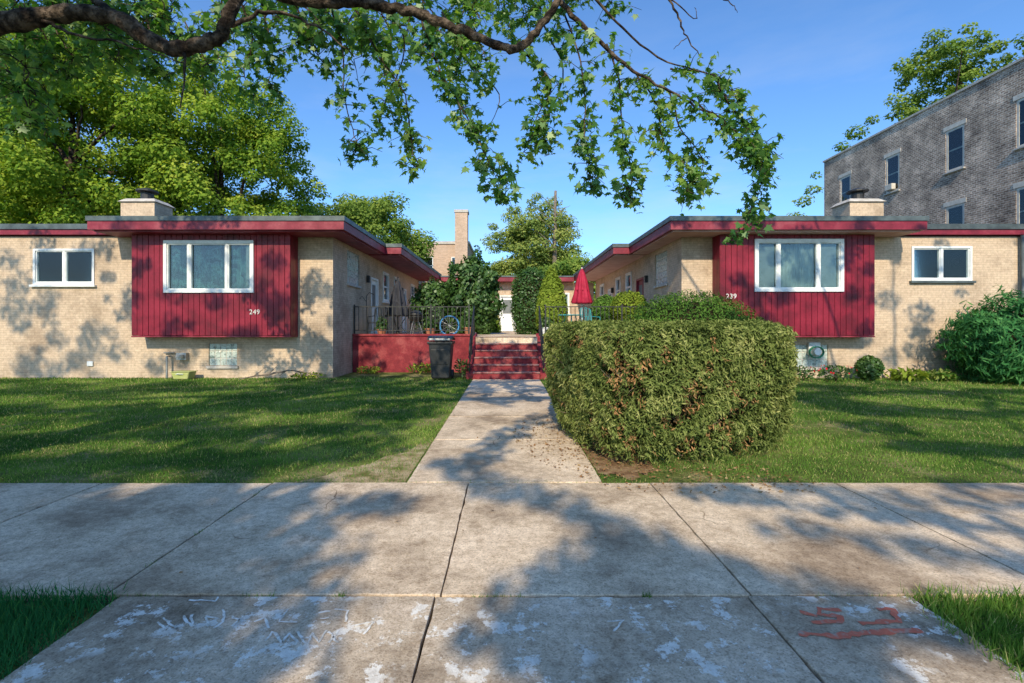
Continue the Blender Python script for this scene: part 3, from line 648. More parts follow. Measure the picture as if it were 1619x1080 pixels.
# ---------------------------------------------------------------- courtyard plants
bush('tall_shrub','tall ragged dark green shrub left of the courtyard path','shrub',P(748,470,19.5),(1.0,1.0,1.6),9000,.15,'shrub',11,2.0,T=T_QUAD,rough=.35,up=.8,core=.7)
bush('leafy_shrub','broad leafy shrub behind the black umbrella','shrub',P(690,487,20.5),(.95,1.0,1.1),5000,.15,'shrub',12,2.,T=T_QUAD,rough=.3,core=.7)
bush('column_shrub','clipped upright dark evergreen right of the courtyard path','shrub',P(838,480,19.5),(.72,.7,1.35),8000,.09,'shrub',13,2.8,T=T_QUAD,rough=.1)
bush('cone_shrub','pale green cone shaped evergreen beside the upright one','shrub',P(872,478,18.),(.75,.7,1.2),8000,.09,'shruby',14,2.2,T=T_QUAD,rough=.1,cone=.6)
bush('round_shrub','small round shrub right of the red umbrella','shrub',P(958,490,17.5),(.55,.5,.5),3500,.08,'mound',15,2.,T=T_QUAD)
bush('round_shrub','rounded pale green shrub against the right house wall','shrub',P(995,486,16.8),(.6,.5,.55),3500,.08,'shruby',16,2.,T=T_QUAD)
bush('flowering_shrub','low shrub far back in the courtyard before the white door, left','shrub',P(773,520,24.),(.6,.6,.9),3000,.1,'tree_l',17,2.,T=T_QUAD)
def hedge():
    r=np.random.default_rng(21)
    poly=np.array([(1.10,4.78),(3.25,5.42),(4.0,7.0),(3.6,8.5),(.72,8.6),(.58,6.5)]); c=poly.mean(0)
    Q=[]; n=len(poly)
    for i in range(n):
        a,b,d=poly[i-1],poly[i],poly[(i+1)%n]; p0=b+(a-b)*.22; p1=b+(d-b)*.22
        for t in (0,.25,.5,.75): Q.append((1-t)**2*p0+2*t*(1-t)*b+t*t*p1)
        Q.append(p1)
    Q=np.array(Q); seg=np.linalg.norm(np.roll(Q,-1,0)-Q,axis=1); cum=np.concatenate([[0],np.cumsum(seg)])
    def per(u):
        u=(u%1)*cum[-1]; QQ=np.vstack([Q,Q[:1]]); return np.stack([np.interp(u,cum,QQ[:,0]),np.interp(u,cum,QQ[:,1])],1)
    Ht=1.47
    def srf(u,v):
        p=per(u); k=.88+.12*np.clip(v/.6,0,1)**.8; k=k-.06*np.clip((v-.86)/.14,0,1)**2.2
        z=.02+Ht*v*(1+.03*nz(p[:,0],p[:,1],0,2.4,41)); k=k+.035*nz(p[:,0],p[:,1],z,3.0,3)+.022*nz(p[:,0],p[:,1],z,8,5)
        xy=c+(p-c)*k[:,None]; return np.column_stack([xy,z])
    E=thing('clipped_hedge','large square clipped evergreen hedge, olive and bronze, right of the front walk','hedge',(c[0],c[1],0))
    N=165000; u=r.uniform(0,1,N); v=r.uniform(0,1,N)**.9
    low=(v<.12)&(r.uniform(0,1,N)<.5); u=u[~low]; v=v[~low]; N=len(u)
    p=srf(u,v)
    hol=nz(p[:,0],p[:,1],p[:,2],5.,51)+.6*nz(p[:,0],p[:,1],p[:,2],12.,52)
    keep=(hol<.70)|(r.uniform(0,1,N)<.40); u=u[keep]; v=v[keep]; hol=hol[keep]; N=len(u)
    p=srf(u,v); p2=srf(u+.002,v); p3=srf(u,np.clip(v+.01,0,1.02)); nn=unit(np.cross(p2-p,p3-p))
    out=np.column_stack([p[:,:2]-c,np.zeros(N)]); nn=np.where(np.sum(nn*out,1,keepdims=True)<0,-nn,nn); nn=unit(nn)
    tuft=.6*nz(p[:,0],p[:,1],p[:,2],15,31)+.6*nz(p[:,0],p[:,1],p[:,2],30,33)
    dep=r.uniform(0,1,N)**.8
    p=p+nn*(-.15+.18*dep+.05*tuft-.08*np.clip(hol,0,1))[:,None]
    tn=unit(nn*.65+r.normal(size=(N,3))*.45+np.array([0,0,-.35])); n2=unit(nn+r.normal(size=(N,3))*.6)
    rn=.02+.42*dep+.22*r.uniform(0,1,N)+.11*nz(p[:,0],p[:,1],p[:,2],3,9)+.15*tuft-.2*np.clip(hol,0,1)  # tone by depth: shade painted into the recesses, outer tips lighter
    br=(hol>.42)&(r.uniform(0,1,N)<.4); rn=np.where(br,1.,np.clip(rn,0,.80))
    M=44000; uu=r.uniform(0,1,M); q=r.uniform(0,1,M)**.5; pp=per(uu); xy=c+(pp-c)*(q*.965)[:,None]; dz=r.uniform(0,1,M)
    zt=Ht*(1+.03*nz(pp[:,0],pp[:,1],0,2.4,41)*q**3)-.01+.035*nz(xy[:,0],xy[:,1],0,3.5,4)+.02*nz(xy[:,0],xy[:,1],0,12,6)-.06*q**8+.09*dz
    P2=np.column_stack([xy,zt]); N2=unit(r.normal(size=(M,3))*.5+np.array([0,0,1.])); T2=unit(r.normal(size=(M,3))+np.array([0,0,.9]))
    rn2=.04+.36*dz+.22*r.uniform(0,1,M)
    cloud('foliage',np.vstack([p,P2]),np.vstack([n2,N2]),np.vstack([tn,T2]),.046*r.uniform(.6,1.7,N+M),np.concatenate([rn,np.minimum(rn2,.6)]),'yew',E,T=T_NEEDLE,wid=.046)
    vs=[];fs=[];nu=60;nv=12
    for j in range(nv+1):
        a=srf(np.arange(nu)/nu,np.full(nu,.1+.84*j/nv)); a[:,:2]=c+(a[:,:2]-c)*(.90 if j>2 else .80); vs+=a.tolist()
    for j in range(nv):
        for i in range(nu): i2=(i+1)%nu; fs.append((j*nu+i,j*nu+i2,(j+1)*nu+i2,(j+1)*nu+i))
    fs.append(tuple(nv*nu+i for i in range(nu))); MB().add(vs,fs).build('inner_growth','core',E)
    random.seed(9)
    for k in range(30):
        a=random.uniform(0,6.28); x=c[0]+1.05*math.cos(a)*random.uniform(.6,1); y=c[1]+1.2*math.sin(a)*random.uniform(.6,1)
        MB().tube([(x,y,-.03),(x+random.uniform(-.1,.1)+.1*math.cos(a),y+random.uniform(-.1,.1)+.1*math.sin(a),.25),(x+.2*math.cos(a),y+.2*math.sin(a),.6)],[.022,.016,.01],6).build('stem','bark2',E)
    ih=np.where(hol>.6)[0][:90]; m=MB()
    for i in ih:
        a=Vector(p[i]); b=a+Vector(nn[i])*random.uniform(.04,.13)+Vector((random.uniform(-.06,.06),0,random.uniform(.0,.1))); m.tube([a-Vector(nn[i])*.08,a,b],[.006,.004,.002],4)
    m.build('bare_twigs','bark2',E)
hedge()
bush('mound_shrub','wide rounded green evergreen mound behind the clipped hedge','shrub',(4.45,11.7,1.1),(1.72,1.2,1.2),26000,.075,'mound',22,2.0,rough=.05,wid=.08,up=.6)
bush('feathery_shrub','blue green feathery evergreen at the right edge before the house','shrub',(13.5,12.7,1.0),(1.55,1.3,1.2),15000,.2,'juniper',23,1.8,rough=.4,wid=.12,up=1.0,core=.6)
bush('low_shrub','small dark round bush between the bay and the right window','shrub',(10.0,13.35,.32),(.3,.28,.32),1800,.08,'shrub',24,2.,T=T_QUAD)
plant('flowering_plant','low plant with red blooms under the right bay','flowers',(8.9,13.1,0),.42,.5,260,'shrub',31,extra=22)
plant('flowering_plant','straggly plant with a few red blooms near the hedge corner','flowers',(8.1,13.2,0),.4,.35,160,'shrub',32,extra=8)
plant('garden_plant','broad leaved low plant below the small right window','plant',(11.0,13.3,0),.32,.55,200,'shruby',33,ls=.2)
plant('garden_plant','thin leafed clump next to the blue green evergreen','plant',(11.9,13.3,0),.28,.4,160,'grass',34,ls=.2)
plant('garden_plant','leafy plant at the foot of the handrail beside the bin','plant',(-1.3,13.9,0),.55,.25,160,'shrub',35)
plant('garden_plant','low leafy clump against the crimson wall left of the bin','plant',(-2.7,15.3,0),.3,.5,220,'tree_l',36)
plant('garden_plant','small weeds at the left corner of the crimson wall','plant',(-4.4,15.3,0),.22,.4,160,'shruby',37)
plant('garden_plant','weed patch at the brick corner of the left house','plant',(-5.7,13.8,0),.18,.5,160,'tree_l',38)
E=thing('fallen_branch','bare fallen branch lying along the left house wall','branch',(-6.2,13.4,0))
random.seed(4)
MB().tube(smoothpath([(-7.4,13.35,.03),(-6.6,13.4,.16),(-5.9,13.3,.26),(-5.2,13.4,.12)],4,.02),lerpr([.012,.03,.02,.008],13),6).build('stem','bark2',E)
for k in range(5):
    x=-7+k*.35; MB().tube([(x,13.38,.12),(x+.3,13.3+random.uniform(-.15,.15),.2+random.uniform(0,.25))],[.012,.004],5).build('twig','bark2',E)
# ---------------------------------------------------------------- grass
def grass(name,xy,hgt,wid,m,seed,tone=0):
    r=np.random.default_rng(seed); N=len(xy); p=np.column_stack([xy,np.full(N,-.022)])
    t=unit(np.column_stack([r.normal(size=N)*.5,r.normal(size=N)*.5,np.ones(N)])); n=unit(np.column_stack([r.normal(size=N),r.normal(size=N),np.zeros(N)+.1])); 
    rn=.27+.38*r.uniform(0,1,N)+.30*nz(xy[:,0],xy[:,1],0,.9,seed)+.22*nz(xy[:,0],xy[:,1],0,3.5,seed+1)+tone
    dry=r.uniform(0,1,N)<.09; rn=np.where(dry,1,rn*.88)
    return cloud(name,p,n,t,hgt,rn,m,None,T=T_BLADE,wid=wid,kind='stuff')
def lawnpts(N,side,y0,y1,seed,xin,xmax=19):
    r=np.random.default_rng(seed); y=y0*(y1/y0)**r.uniform(0,1,N); x=r.uniform(0,1,N)*(np.minimum(y*1.14+.8,xmax)-xin)+xin
    return np.column_stack([side*x,y])
for side,xin,seed in ((-1,.985,41),(1,.935,42)):
    xy=lawnpts(135000 if side<0 else 110000,side,4.64,13.95,seed,xin)
    r=np.random.default_rng(seed+5)
    if side>0:
        inm=(((xy[:,0]-1.2)/.42)**2+((xy[:,1]-5.6)/.8)**2)<1; inh=(xy[:,0]>1.3)&(xy[:,0]<3.4)&(xy[:,1]>6)&(xy[:,1]<8.4); xy=xy[~inh&(~inm|(r.uniform(0,1,len(xy))<.15))]
    thin=nz(xy[:,0],xy[:,1],0,1.4,seed+8)+r.uniform(-.5,.5,len(xy))>.75; xy=xy[~thin]
    edge=(xy[:,1]<5.0+.2*nz(xy[:,0],xy[:,1],0,2,3))&(r.uniform(0,1,len(xy))<.4); xy=xy[~edge]
    if side<0:
        worn=(((xy[:,0]+1.0)/.9)**2+((xy[:,1]-4.9)/1.5)**2)<1+.5*nz(xy[:,0],xy[:,1],0,4,5); xy=xy[~(worn&(r.uniform(0,1,len(xy))<.55))]
    d=xy[:,1]; n=len(xy); g=grass('grass',xy,.031*(d/5)**.55*r.uniform(.5,1.5,n)*(1+.3*nz(xy[:,0],xy[:,1],0,3,seed)),.0068*(d/5)**.8,'grass',seed)
    g['label']='mown lawn grass on the %s side of the front walk'%('left' if side<0 else 'right'); g['category']='grass'
pa=[(-.99,4.66),(-.99,6.3),(-1.15,6.1),(-1.2,5.8),(-1.42,5.6),(-1.5,5.3),(-1.78,5.1),(-1.82,4.9),(-2.1,4.66)]
me=bpy.data.meshes.new('worn_ground'); me.from_pydata([(x,y,-.015) for x,y in pa],[],[tuple(range(len(pa)))]); o=link(me,'worn_ground',MT['worn'],None); o['kind']='structure'
r=np.random.default_rng(50)
for side,x0,x1,seed,m in ((-1,2.13,4.6,51,'grassd'),(1,2.14,4.6,52,'grass')):
    N=30000; xy=np.column_stack([side*r.uniform(x0,x1,N)**1.,r.uniform(1.3,2.74,N)])
    edge=abs(xy[:,0])-x0+.07*nz(xy[:,0],xy[:,1],0,6,seed); xy=xy[(edge>r.uniform(-.02,.16,N))&((xy[:,1]<2.66)|(r.uniform(0,1,N)<.4))]
    n=len(xy); g=grass('grass',xy,.078*r.uniform(.4,1.4,n),.007,m,seed); g['label']='longer parkway grass at the %s front corner'%('left' if side<0 else 'right'); g['category']='grass'
pts=[]
for (x0,x1,y) in ((-2.2,-1.9,2.685),(-1.5,-1.3,2.685),(-.95,-.9,2.685),(-.2,.1,2.685),(.75,.8,2.685),(1.7,2.3,2.685)):
    k=70; pts.append(np.column_stack([r.uniform(x0,x1,k),y+r.normal(size=k)*.008]))
for yy in (3.05,3.5,3.9,4.3): pts.append(np.column_stack([-2.24+r.normal(size=25)*.006,yy+r.normal(size=25)*.05]))
k=2600; xx=r.uniform(-9,9,k); pts.append(np.column_stack([xx,4.63+r.normal(size=k)*.03+.02*nz(xx,0,0,3,7)]))
k=1200; pts.append(np.column_stack([np.where(r.uniform(0,1,k)<.5,-.97,.92)+r.normal(size=k)*.02,r.uniform(4.7,13.3,k)]))
xy=np.vstack(pts); g=grass('joint_weeds',xy,.045*r.uniform(.4,1.2,len(xy)),.005,'grass',60); g['label']='small weeds growing in the sidewalk joints'; g['category']='weeds'
N=1100; a=r.uniform(2.6,5.2,N); q=r.uniform(.8,1.35,N); xy=np.column_stack([2.1+1.5*np.cos(a)*q,6.6+1.9*np.sin(a)*q]); xy=xy[xy[:,1]>4.3]; N2=160; xy=np.vstack([xy,np.column_stack([r.uniform(-9,9,N2),r.uniform(2.8,12,N2)])]); N=len(xy)
o=cloud('leaf_litter',np.column_stack([xy,np.full(N,.012)]),unit(r.normal(size=(N,3))*.25+np.array([0,0,1.])),rdir(N),.034*r.uniform(.4,1.4,N),r.uniform(0,1,N),'litter',None,kind='stuff'); o['label']='dry brown needles and leaves scattered round the clipped hedge'; o['category']='leaf litter'
# ---------------------------------------------------------------- background buildings
ZT=11.8
E=thing('apartment_building','tall weathered brown brick apartment building at the right','apartment building',(26,22,0))
bp=lambda u,d:(20.-d,u)
ws=[]
for u in (18.55,21.6,25.1,28.6):
    for z in (8.45,5.0,1.6): ws.append((u-.45,u+.45,z,z+1.9))
m=MB(); cells(m,10.,30.5,-.1,ZT,ws,lambda mb,a,b,c,d:mbox(mb,bp,a,b,c,d,-.35,0))
m.box(20.35,34,10,10.35,-.1,ZT); m.box(20.35,34,30.15,30.5,-.1,ZT); m.box(33.65,34,10.35,30.15,-.1,ZT); m.build('wall','oldbrick',E)
MB().box(20.35,33.65,10.35,30.15,10.9,11.0).build('roof','cap',E)
m=MB(); m.box(19.94,20.42,9.95,30.56,ZT+.003,ZT+.1); m.box(20.42,34,30.1,30.56,ZT+.003,ZT+.1); m.build('coping','stone',E)
for i,w in enumerate(ws):
    W=window(E,bp,*w,hbar=(w[2]+w[3])/2,fw=.10,proud=-.02,curt='palecurt',czr=(.0,1.) if i%4 else (.35,1),sill='stone',fm='tanframe',sashes=True)
    m=MB(); mbox(m,bp,w[0]-.1,w[1]+.1,w[3]+.003,w[3]+.2,-.1,.015); m.build('lintel','tanframe',W)
m=MB(); mbox(m,bp,24.9,25.35,8.55,8.85,-.02,.2); m.build('air_conditioner','tanframe',E,bevel=.02)
E=thing('brick_building','distant tan brick building with tall square chimney behind the left house','building',(-9,46,0))
fb=lambda u,d:(u,45.-d); ws=[(-7.9,-6.9,6.4,7.9),(-11.6,-10.6,6.4,7.9),(-5.2,-4.4,6.4,7.9)]
m=MB(); cells(m,-13.5,-3.6,0,9.1,ws,lambda mb,a,b,c,d:mbox(mb,fb,a,b,c,d,-.3,0)); m.box(-13.5,-13.2,45.3,55,0,9.1); m.box(-3.9,-3.6,45.3,55,0,9.1); m.build('wall','farbrick',E)
MB().box(-13.6,-3.5,44.9,55,9.103,9.35).build('coping','stone',E)
for w in ws: window(E,fb,*w,hbar=7.1,sill='stone',sashes=False,curt=None)
Cm=MB().box(-4.75,-3.62,43.9,44.97,0,11.8).build('chimney','farbrick',E); MB().box(-4.82,-3.55,43.83,45.04,11.803,12.05).build('chimney_cap','stone',Cm)
# ---------------------------------------------------------------- background trees
g='trees behind the left house'
tree('broadleaf_tree','huge bright green tree filling the upper left behind the house','tree',(-22.5,25,0),5,(-22.5,25,9.6),(6.8,5,7.2),420,105000,.19,.95,'tree_l',71,.4,group=g)
tree('broadleaf_tree','tall bright green tree rising behind the left chimney','tree',(-15.8,27,0),4,(-16.0,27,9.3),(4.9,4.2,6.8),340,80000,.185,.82,'tree_l',72,.32,group=g)
tree('broadleaf_tree','rounded darker green tree beyond the left house roof, nearest the tall chimney','tree',(-11,37,0),4,(-11.4,37,7.2),(5.2,4.5,5.0),220,46000,.23,.95,'tree_d',73,.35,group=g)
tree('broadleaf_tree','green tree behind the far left corner of the left house','tree',(-31,30,0),4,(-31,30,8.5),(7,5,7),120,24000,.32,1.4,'tree_l',74,.35,group=g)
tree('sparse_tree','broad olive green tree with a bare trunk standing in it beyond the courtyard','tree',(3.0,51,0),6,(3.0,51,8.9),(5.3,4.,5.6),190,42000,.25,1.0,'tree_c',75,.3,bark='bark2',shell=.2)
E=thing('bare_tree','bare broken grey trunk rising out of the olive green tree','tree',(4.6,48,0))
MB().tube(smoothpath([(4.6,48,0),(4.7,48,8),(4.8,48,14.9)],5,.05),lerpr([.35,.24,.13],11),8).build('trunk','bark2',E,smooth=True)
random.seed(31)
for k in range(7):
    z=8.5+k*.75; s_=random.choice((-1,1)); q=smoothpath([(4.75,48,z),(4.75+s_*.8,47.8,z+.8),(4.75+s_*random.uniform(1.2,2.4),47.6,z+random.uniform(.8,2))],4,.06); MB().tube(q,lerpr([.07,.04,.012],len(q)),5).build('limb','bark2',E)
tree('broadleaf_tree','low dark green tree behind the courtyard to the right of the rear house','tree',(5.5,40,0),3,(5.2,40,4.5),(3.2,3,3.),60,14000,.26,1.0,'tree_d',76,.2)
tree('airy_tree','tall light green tree rising behind the brown apartment building','tree',(29,36,0),9,(32.3,34,17.4),(5.6,3.5,5.8),190,21000,.23,.6,'tree_d',77,.35,shell=.15,extra=[(24.9,36,14.8),(23,36,12.7),(21.5,35,10.5),(20.8,35,9.2),(22.8,36,11.6),(20.5,34.5,8.1),(26,36,15.9),(27.2,36,16.8)])
# ---------------------------------------------------------------- street maple
random.seed(12)
E=thing('maple_tree','large street maple whose limbs and leaf sprays hang across the top of the view','tree',(-6.9,.6,0)); MAPLE=E
sp=smoothpath([(-6.9,.6,-.1),(-6.85,.6,1.5),(-6.8,.8,3.2),(-6.6,.6,5.2),(-6.0,.2,7.5),(-5,-.5,10)],5,.02)
MB().tube(sp,lerpr([.52,.42,.38,.34,.26,.12],len(sp)),16).build('trunk','bark',E,smooth=True)
def limb(pts,rad,name='limb',k=6,jit=.014,parent=None):
    q=smoothpath(pts,k,jit); rr=[a*random.uniform(.88,1.12) for a in lerpr(rad,len(q))]; return MB().tube(q,rr,10).build(name,'bark',parent or E,smooth=True),q
limb([(-6.8,.8,3.0),(-6.7,3.2,4.0),P(-110,45,5.),P(0,38,5.),P(70,24,5.),P(150,22,5.),P(200,36,5.),P(235,62,5.),P(280,78,5.),P(318,70,5.),P(345,58,5.),P(368,14,5.),P(400,-60,5.2)],[.24,.16,.12,.10,.085,.08,.08,.078,.075,.07,.068,.06,.05])
limb([(-6.7,.7,4.6),(-4.5,3.6,5.6),P(400,-30,5.2),P(500,2,5.2),P(560,2,5.2),P(610,10,5.2),P(660,22,5.2),P(700,36,5.2),P(745,54,5.2),P(790,72,5.2),P(822,76,5.2),P(852,45,5.2),P(882,0,5.2),P(905,-60,5.2)],[.22,.12,.075,.062,.058,.055,.052,.05,.048,.046,.044,.04,.036,.03])
for pts,rad in (([P(190,34,5.),P(140,-10,5.2),P(100,-70,5.4)],[.05,.045,.04]),([P(60,28,5.),P(120,55,4.9),P(200,70,4.8),P(290,100,4.8)],[.02,.014,.009,.005]),
   ([P(290,78,5.),P(292,110,4.9),P(285,170,4.8)],[.02,.012,.006]),([P(1045,-20,5.8),P(1070,20,5.8),P(1085,60,5.8),P(1112,92,5.8)],[.014,.012,.008,.004]),
   ([P(1085,60,5.8),P(1065,78,5.8)],[.006,.003]),([P(1060,0,5.8),P(1100,30,5.8),P(1098,12,5.8)],[.008,.005,.003]),([P(1130,-10,5.8),P(1160,8,5.8),P(1166,20,5.8)],[.008,.005,.003]),
   ([P(365,40,5.),P(420,20,5.1),P(500,40,5.2),P(560,90,5.2)],[.025,.018,.012,.006])):
    limb(pts,rad,'limb')
for pts,rad in (([(-6.4,.4,5.8),(-3,-2,8),(1,-4,9.5),(4,-5,10)],[.2,.15,.1,.05]),([(-6.2,.3,6.8),(-8,-3,9),(-11,-5,10)],[.18,.12,.05]),([(-6.5,.5,5.5),(-2,1.5,7.5),(2,2.6,8.),(5,3,8.)],[.16,.12,.08,.04]),([(-5.6,0,8.5),(-4,-4,10.5),(-2,-8,11.5)],[.14,.1,.05])):
    limb(pts,rad,'limb',jit=.05)
def spray(path,rad,ntw,lp,seed,tw=.42,ls=.15):
    r=random.Random(seed); q=smoothpath(path,5,.012)
    m=MB(); m.tube(q,lerpr(rad,len(q)),6); tips=[]
    for k in range(ntw):
        i=r.randrange(1,len(q)); st=q[i]; d=Vector((r.uniform(-1,1),r.uniform(-1,1),r.uniform(-1.0,.45))).normalized()*tw*r.uniform(.35,1.)
        e=st+d; mid=st+d*.5+Vector((0,0,.04)); m.tube([st,mid,e],[.006,.004,.0025],4)
        for j in range(lp):
            f=r.uniform(.25,1.05); tips.append(st+d*f+Vector([r.uniform(-.06,.06) for _ in range(3)]))
    B=m.build('branch','bark',E,smooth=True)
    rr=np.random.default_rng(seed); n=len(tips); pp=np.array([t[:] for t in tips])
    tt=unit(rr.normal(size=(n,3))*.8+np.array([0,0,-.75])); nn=unit(rr.normal(size=(n,3))*.8+np.array([0,-.6,.6]))
    cloud('leaves',pp,nn,tt,ls*rr.uniform(.5,1.2,n),.02+.65*rr.uniform(0,1,n)+.33*rr.uniform(0,1),'maple',B,T=T_MAPLE)
D0=5.4
streams=[
 ([(520,5),(540,70),(545,150),(560,215),(575,240)],-.0,34),
 ([(560,10),(600,90),(640,150),(650,220),(655,275)],.1,44),
 ([(620,15),(640,80),(610,160),(600,200)],.5,22),
 ([(665,24),(690,100),(730,170),(760,230),(785,280),(798,315)],0,62),
 ([(740,52),(720,120),(735,180)],.6,22),
 ([(700,20),(745,100),(790,150),(770,210)],.2,22),
 ([(822,76),(870,130),(850,180),(828,240)],.2,34),
 ([(860,40),(890,110),(870,180),(860,225)],.6,24),
 ([(882,0),(915,80),(925,160),(925,230),(935,295)],.1,50),
 ([(960,70),(980,140),(985,220),(1000,270),(992,318)],.2,44),
 ([(1005,115),(1040,170),(1050,230),(1090,270),(1085,310)],.3,44),
 ([(1060,145),(1075,200),(1110,250),(1100,290)],.5,26),
 ([(1130,120),(1150,160),(1180,200),(1205,240),(1200,300),(1185,335)],.2,46),
 ([(1080,150),(1140,190),(1190,235),(1215,280)],.1,36),
 ([(1060,110),(1130,120),(1170,160)],.4,20),
 ([(1190,320),(1183,350),(1165,372)],.2,7),
 ([(400,-40),(420,30),(430,90),(425,140)],.3,26),
 ([(440,-40),(480,30),(500,80),(520,110)],.4,26),
 ([(380,0),(400,60),(385,120),(420,170)],.2,22),
]
for i,(pl,dd,nt_) in enumerate(streams):
    spray([P(x,y,D0+dd) for x,y in pl],[.012,.003],int(nt_*1.3),6,100+i,tw=.28,ls=.092)
limb([P(882,0,5.4),P(930,48,5.45),P(1000,112,5.5),P(1070,150,5.6),P(1130,190,5.6),P(1185,240,5.6)],[.032,.026,.018,.014,.01,.005],'limb')
limb([P(905,-60,5.4),P(960,20,5.6),P(1040,90,5.7),P(1130,120,5.7)],[.018,.014,.010,.006],'limb')
rs=random.Random(77)
for i in range(58):
    x=rs.uniform(-60,1000); yb=rs.uniform(-40,100) if x<900 else rs.uniform(-60,20); d=rs.uniform(5.6,7.4)
    spray([P(x,yb-80,d),P(x+rs.uniform(-40,40),yb-30,d),P(x+rs.uniform(-50,50),yb,d)],[.01,.003],18,5,300+i,tw=.38,ls=.10)
for i in range(42):
    x=rs.uniform(-60,330); yb=rs.uniform(0,140 if x>80 else 225); d=rs.uniform(5.2,7.)
    spray([P(x-20,yb-70,d),P(x+rs.uniform(-30,30),yb-30,d),P(x+rs.uniform(-40,40),yb,d)],[.01,.003],16,5,400+i,tw=.38,ls=.098)
# unseen crowns: leaf clumps placed so their shadows fall on chosen spots
sxv,syv,tn_=math.sin(AZ),math.cos(AZ),math.tan(EL)
rs=np.random.default_rng(90)
def toward(gx,gy,z): return np.array([gx+sxv*z/tn_,gy+syv*z/tn_,z])
far_l=[];far_r=[];near_l=[];near_r=[]
def put(gx,gy,z,r):
    c=toward(gx,gy,z)
    if c[1]>-1 and c[2]-1.5<.80*(c[1]+1.2)+r: return
    L=(far_l if c[0]<0 else far_r) if c[1]<-5.5 else (near_l if c[0]<2 else near_r); L.append((c,r))
def streak(x0,y0,x1,y1,n,r):
    """unseen leaf clumps strung along a line, placed to cast one long shadow"""
    z=rs.uniform(7,9.5)
    for i in range(n):
        t=i/max(n-1,1); put(x0+(x1-x0)*t+rs.normal()*.06,y0+(y1-y0)*t+rs.normal()*.06,z+rs.normal()*.15,r*rs.uniform(.7,1.3))
for k in range(140):
    r_=rs.uniform(.4,.7); put(rs.uniform(-9,-.72-1.25*r_),rs.uniform(-.6,3.75),rs.uniform(6,9.5),r_)
for k in range(22): put(rs.uniform(-6,-1.9),rs.uniform(3.7,4.6),rs.uniform(6,9.5),rs.uniform(.22,.38))
for k in range(34): put(rs.uniform(.25,1.35),rs.uniform(0,3.2),rs.uniform(6,9.5),rs.uniform(.3,.42))
streak(1.0,3.3,-.6,5.2,9,.22); streak(.9,3.2,2.6,2.2,8,.2); streak(-.4,5.4,.5,8.0,7,.2)
streak(1.7,4.4,5.2,3.0,16,.16); streak(2.6,4.5,7.4,3.3,18,.15); streak(1.9,3.6,3.8,2.8,10,.13); streak(4.2,4.6,8.6,3.9,16,.16); streak(-3.2,4.4,-1.0,4.0,10,.16)
for k in range(80): put(rs.uniform(-14,-1.4),rs.uniform(5,13.5),rs.uniform(7,10),rs.uniform(.3,.55))
for (a,b,c_,d_) in ((-9,6.0,-1.8,7.2),(-12,8.0,-2.5,9.2),(-13,10.5,-4,12),(-6,5.1,-2.2,5.6),(5,6,9,5.4),(6,8.6,13,8),(5.5,10.6,12,11.2)): streak(a,b,c_,d_,26,.26)
for k in range(38): put(rs.uniform(4.5,15),rs.uniform(5,13.5),rs.uniform(7,10),rs.uniform(.3,.5))
for k in range(5): put(rs.uniform(-.8,.8),rs.uniform(7,13),rs.uniform(7,10),rs.uniform(.25,.4))
for k in range(105): put(rs.uniform(-18,-4),rs.uniform(14,20),rs.uniform(9,12.5),rs.uniform(.14,.36))
for k in range(72): put(rs.uniform(5,18),rs.uniform(14,20),rs.uniform(9,12.5),rs.uniform(.14,.34))
def mean(L): return np.mean([l[0] for l in L],0)
E=MAPLE; clumps('crown',E,np.array([l[0] for l in near_l]),np.array([l[1] for l in near_l]),len(near_l)*110,.13,'maple',rs,flat=(1.3,1.2,.8))
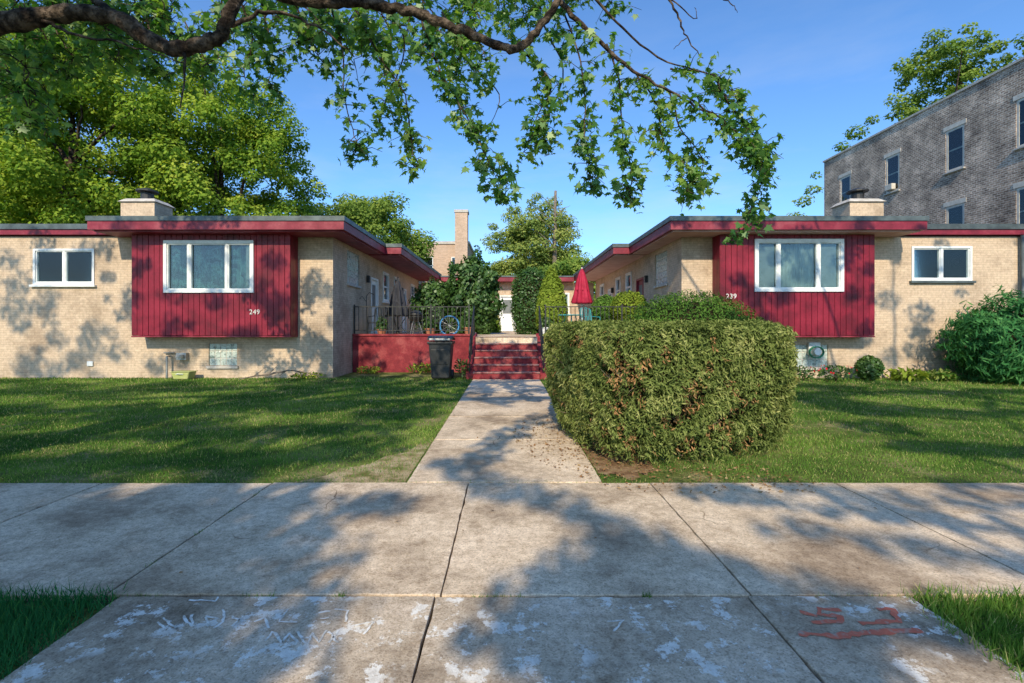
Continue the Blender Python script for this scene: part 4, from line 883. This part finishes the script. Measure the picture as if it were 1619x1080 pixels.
for nm,L,lab in (('unseen_shade_tree',near_r,'unseen leafy tree added to cast shade, near parkway right of the viewpoint'),('unseen_shade_tree',far_l,'unseen leafy tree added to cast shade, across the road behind the viewpoint, left'),('unseen_shade_tree',far_r,'unseen leafy tree added to cast shade, across the road behind the viewpoint, right')):  # unseen trees added to carry the shade-casting clumps
    if not L: continue
    mc=mean(L); area=sum(l[1]**2 for l in L); tree(nm,lab,'tree',(mc[0]+(3 if L is near_r else 0),min(mc[1],-1.2),0),4,tuple(mc),(4,3,2),0,len(L)*110 if L is near_r else int(area*1050),.13 if L is near_r else .16,.5,'tree_d',82,.25,given=L)
# ---------------------------------------------------------------- light, sky, camera
W=bpy.data.worlds.new('World'); S.world=W; W.use_nodes=True; N=W.node_tree.nodes; L=W.node_tree.links
bg=N['Background']; sk=N.new('ShaderNodeTexSky'); sk.sky_type='NISHITA'; sk.sun_disc=False; sk.sun_elevation=EL; sk.sun_rotation=AZ
sk.air_density=1.0; sk.dust_density=.8; sk.ozone_density=3.0
tc=N.new('ShaderNodeTexCoord'); mp=N.new('ShaderNodeMapping'); mp.inputs['Scale'].default_value=(1,1,4); L.new(tc.outputs['Generated'],mp.inputs[0])
nn_=noise_n(N,L,2.2,8,mp.outputs[0]); cl=ramp(N,L,nn_,[(0,)*3,(.45,)*3],.48,.76)
sz=N.new('ShaderNodeSeparateXYZ'); L.new(tc.outputs['Generated'],sz.inputs[0])
lowm=ramp(N,L,sz.outputs[2],[(1,)*3,(.55,)*3,(.08,)*3],.1,.55); clm=mixc(N,L,cl,lowm,1.,'MULTIPLY')
sky2=mixc(N,L,sk.outputs[0],(.90,1.28,1.62),1.,'MULTIPLY')
col=mixc(N,L,sky2,(5.3,5.6,5.9),clm)
L.new(col,bg.inputs[0]); bg.inputs[1].default_value=.15
sl=bpy.data.lights.new('sun','SUN'); sl.energy=5.; sl.angle=math.radians(.5); sl.color=(1,.86,.62)
so_=bpy.data.objects.new('sun',sl); C.objects.link(so_)
sd=Vector((math.sin(AZ)*math.cos(EL),math.cos(AZ)*math.cos(EL),math.sin(EL))); so_.rotation_euler=(-sd).to_track_quat('-Z','Y').to_euler(); so_.location=sd*40
cam=bpy.data.cameras.new('camera'); cam.sensor_width=36; cam.lens=36*F/1619; cam.shift_x=7.5/1619; cam.shift_y=-25/1619; cam.clip_start=.05; cam.clip_end=2000
co=bpy.data.objects.new('camera',cam); C.objects.link(co); co.location=(0,0,H); co.rotation_euler=(math.pi/2,0,0); S.camera=co
S.view_settings.view_transform='Standard'; S.view_settings.look='None'; S.view_settings.exposure=0
